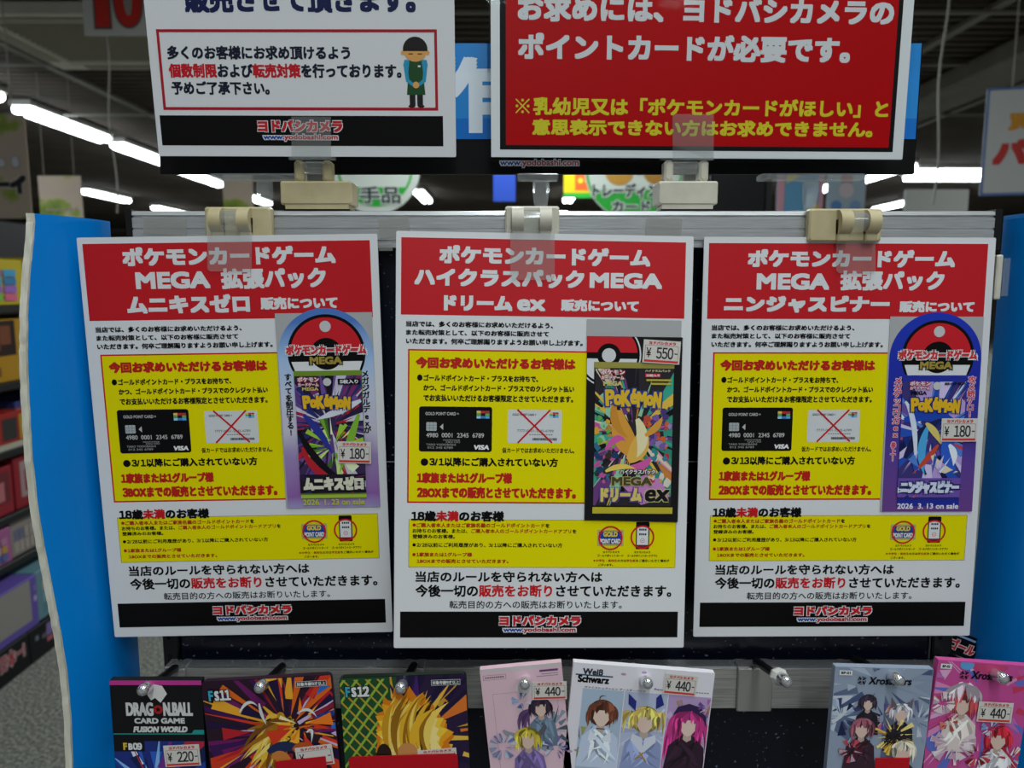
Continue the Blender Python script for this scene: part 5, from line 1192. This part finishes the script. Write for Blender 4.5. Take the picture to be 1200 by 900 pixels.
# ------------------------------------------------------------------ hanging signs and things farther back
def hanging(name, x0, x1, y0, y1, Y, m, draw, label, cat='hanging sign', cord=True, yaw=0.0, group='signs hanging from the ceiling'):
    A, B = at(x0, y0, Y), at(x1, y1, Y)
    w, h = (B.x - A.x) * 1000, (A.z - B.z) * 1000
    r = empty(name, ((A.x + B.x) / 2, Y, (A.z + B.z) / 2), label, cat, group); r.rotation_euler = (0, 0, yaw)
    b = MB(w, h); draw(b, w, h); b.build('panel', r)
    if cord:
        for s in (-0.35, 0.35):
            c = MB(); c.tube([(s * w / 1000, 0, h / 2000 - 0.004), (s * w / 1000, 0, CEIL - (A.z + B.z) / 2)], 0.0035, m_rail, 6); c.build('cord', r)
    return r
def d_ten(b, w, h):
    b.slab(0, w, 0, h, -6, 0, ink('c4c4c0'), 3)
    b.rect(w * .135, w * .365, h * .05, h * .935, 1, ink('55504e')); b.rect(w * .16, w * .34, h * .08, h * .91, 2, ink('c8322a'))
    for gr, d, m in ((9, 1, ink('55504e')), (0, 2, ink('c8322a'))):
        b.extrude([(w * .585 + (w * .18 + gr) * math.cos(q * .1309), h * .495 - (h * .415 + gr) * math.copysign(abs(math.sin(q * .1309)) ** .55, math.sin(q * .1309))) for q in range(48)], d - .5, d, m)
    b.extrude([(w * .585 + (w * .055) * math.cos(q * .1309), h * .495 - (h * .30) * math.copysign(abs(math.sin(q * .1309)) ** .6, math.sin(q * .1309))) for q in range(48)], 2.2, 2.6, ink('9a9592'))
hanging('hanging_sign', 91, 190, -75, 42, 4.2, None, d_ten, 'white hanging sign with big red number 10')
m_leaf = noise_mat('beige_leaf_print', [(0.40, 'a6968a'), (0.52, 'a89a86'), (0.56, '7d8f34'), (0.66, '56701f'), (0.8, 'a9b84e')], 3.2, 0.6, 0, 'Object', (1, 1, 1), 0, 3)
def d_leaf(b, w, h):
    b.slab(0, w, 0, h, -4, 0, m_leaf, 3)
    b.outlined('る', w * .80, w * .89, h * .40, h * .50, 1, ink('b9bcc4'), ink('8a8480'), 6, 6); b.outlined('ーイ', w * .55, w * .96, h * .58, h * .76, 1, ink('14161e'), ink('b0a49a'), 8, 8)
    b.outlined('め', w * .62, w * .72, h * .42, h * .50, 1, ink('b9bcc4'), ink('8a8480'), 6, 6)
hanging('hanging_banner', -70, 38, 134, 256, 4.0, None, d_leaf, 'large beige hanging banner with green leaves and black lettering')
def d_leaf2(b, w, h):
    b.slab(0, w, 0, h, -4, 0, m_leaf, 3); [b.rect(w * .12 + (w * .9 - (w * .12)) * (q + .12) / 7, w * .12 + (w * .9 - (w * .12)) * (q + .86) / 7, h * .76, h * .82, 1, ink('8a7a72')) for q in range(7)]
hanging('hanging_banner', 44, 98, 206, 256, 6.6, None, d_leaf2, 'smaller beige hanging banner with a leafy corner, farther back')
def d_leaf3(b, w, h): b.slab(0, w, 0, h, -4, 0, m_leaf, 3)
hanging('hanging_banner', 260, 298, 200, 262, 6.0, None, d_leaf3, 'beige leafy banner seen behind the clear stand and beige clip')
def round_sign(gr, cut, lines, pic):
    def f(b, w, h):
        r = w / 2
        b.extrude(b.arc_pts(r, r, r, 0, 360, 56)[:-1], -6, 0, ink('c9d2c9'))
        b.poly(b.arc_pts(r, r, r * gr, 180 + cut, 360 - cut, 40), 1, GREEN); b.ring(r, r, r * (gr - .05), r * gr, 1.2, GREEN)
        for k, (x, yy, q, c) in enumerate(pic): b.disc(r + x * r, r + yy * r, q * r, 1.5 + k * .2, ink(c), 20)
        for s, xa, xb, ya, yb in lines: b.outlined(s, r + xa * r, r + xb * r, r + ya * r, r + yb * r, 3, ink('2c3a34'), ink('d5dad5'), 3.5, 5)
    return f
hanging('round_sign', 385, 493, 142, 250, 4.4, None, round_sign(.84, 30, [('手品', -.36, .56, .40, .78)], [(-.2, -.12, .2, 'c8a05a'), (.25, -.05, .16, 'a8502e'), (0, -.35, .2, 'b8402e'), (-.5, .0, .14, 'c02a2e')]), 'round green and white hanging sign with two large characters')
hanging('round_sign', 686, 800, 138, 252, 4.4, None, round_sign(.98, 24, [('トレーディング', -.84, .74, .28, .56), ('カード', -.44, .34, .62, .86)], [(-.3, .02, .3, 'b98a3a'), (.45, .02, .28, 'a87a34'), (.1, .0, .12, '8a8f94'), (-.05, -.4, .3, 'c8b48a')]), 'round green hanging sign for trading cards')
def d_price(b, w, h):
    b.slab(0, w, 0, h, -4, 0, ink('d8c018'), 2); b.rect(w * .35, w * .95, h * .45, h * .85, 1, ink('d8642a')); b.disc(w * .52, h * .66, w * .08, 2, ink('e8d838'), 14); b.disc(w * .74, h * .66, w * .08, 2, ink('e8d838'), 14); b.rect(0, w, h * .9, h, 1, GREEN)
hanging('hanging_sign', 661, 698, 172, 232, 5.2, None, d_price, 'yellow and orange hanging sign left of the trading card sign')
def d_blue(b, w, h): b.slab(0, w, 0, h, -4, 0, ink('1f3f9a'), 2); b.disc(w * .6, h * .45, w * .25, 1, ink('b0705a'), 20)
hanging('hanging_sign', 578, 604, 165, 236, 5.0, None, d_blue, 'narrow dark blue hanging sign left of the clear stand in the middle')
def d_hero(b, w, h):
    b.slab(0, w, 0, h, -4, 0, ink('5a8fb0'), 2); b.rect(0, w * .16, 0, h, 1, ink('b98a96')); b.cpoly([(w * .2, h * .3), (w, 0), (w, h * .2), (w * .2, h * .5)], (0, w, 0, h), 1.5, ink('c8b42e')); b.cpoly([(w * .2, h), (w, h * .7), (w, h * .9), (w * .2, h * 1.2)], (0, w, 0, h), 1.6, ink('b8a42a')); b.rect(w * .9, w, 0, h, 1.7, ink('b98a96'))
hanging('hanging_sign', 913, 963, 168, 262, 4.6, None, d_hero, 'blue hanging sign with yellow diagonal bands and pink edges')
def d_pale(b, w, h):
    b.slab(0, w, 0, h, -4, 0, ink('9fb0bc'), 2)
    for k, (x, y, q, c) in enumerate(((.5, .4, .16, 'a8646e'), (.5, .55, .2, 'c9bcc0'), (.25, .75, .14, '5a86b8'), (.75, .75, .14, '7a9ac0'))): b.disc(w * x, h * y, w * q, 1 + k * .3, ink(c), 18)
hanging('hanging_sign', 972, 1012, 172, 264, 4.8, None, d_pale, 'pale blue picture sign seen behind the right clear stand')
def d_paso(b, w, h):
    b.slab(0, w, 0, h, -6, 0, ink('c3c6c4'), 2); b.frame(0, w, 0, h, 12, .5, ink('5a76a8'))
    b.text('パソコン', w * .06, w * .93, h * .48, h * .72, 1, ink('c23a34'), 9); b.text('買', w * .14, w * .30, h * .24, h * .40, 1, ink('d0902a'), 6)
hanging('hanging_sign', 1168, 1330, 98, 227, 3.6, None, d_paso, 'white hanging sign with blue rim and red lettering at the right edge', yaw=math.radians(-14))

# dark screen on a stand, white panel on a post, hanging cords
p = at(868, 225, 2.6); r = empty('display_screen', (p.x, 2.6, 0), 'dark blank screen on a pole behind the rack', 'screen')
m_scr = mat('dark_screen_glass', '0c0e10', 0.25)
b = MB(); b.box(-0.10, 0.085, 0, 0.03, p.z - 0.16, p.z + 0.14, m_scr, 0.004); b.build('panel', r)
b = MB(); b.box(0.086, 0.105, 0.0, 0.03, 0.0, p.z + 0.14, M_BLACK_METAL); b.build('pole', r)
b = MB(); b.box(-0.15, 0.15, -0.12, 0.16, 0, 0.03, M_BLACK_METAL, 0.005); b.build('foot', r)
p0, p1 = at(1062, 222, 5.0), at(1136, 222, 5.0); r = empty('notice_board', ((p0.x + p1.x) / 2, 5.0, 0), 'plain white freestanding panel under the crosswise lamps', 'panel'); w = (p1.x - p0.x) / 2
b = MB(); b.box(-w, w, 0, 0.03, p0.z - 0.6, p0.z, ink('b4b5b0', .6), 0.004); b.build('board', r)
b = MB(); b.box(-0.02, 0.02, 0.005, 0.025, 0.02, p0.z - 0.6, m_rail); b.build('post', r)
b = MB(); b.box(-0.2, 0.2, -0.15, 0.18, 0, 0.02, m_rail, 0.004); b.build('foot', r)
for x, yb, Y, rad, lab in ((1093, 240, 3.4, 0.005, 'grey cord hanging from the ceiling right of the red sign'), (137, 250, 4.4, 0.0045, 'thin grey cord hanging from the ceiling near the upper left sign')):
    q = at(x, yb, Y); b = MB(); n = 14; L = CEIL - q.z + 0.0
    b.tube([(0.012 * math.sin(i * 0.9), 0, L * i / n) for i in range(n + 1)], rad, mat('cord_grey', '8c8a82', 0.6), 8)
    o = b.build('hanging_cable'); o.location = q; tag(o, lab, 'cord', 'cords hanging from the ceiling')
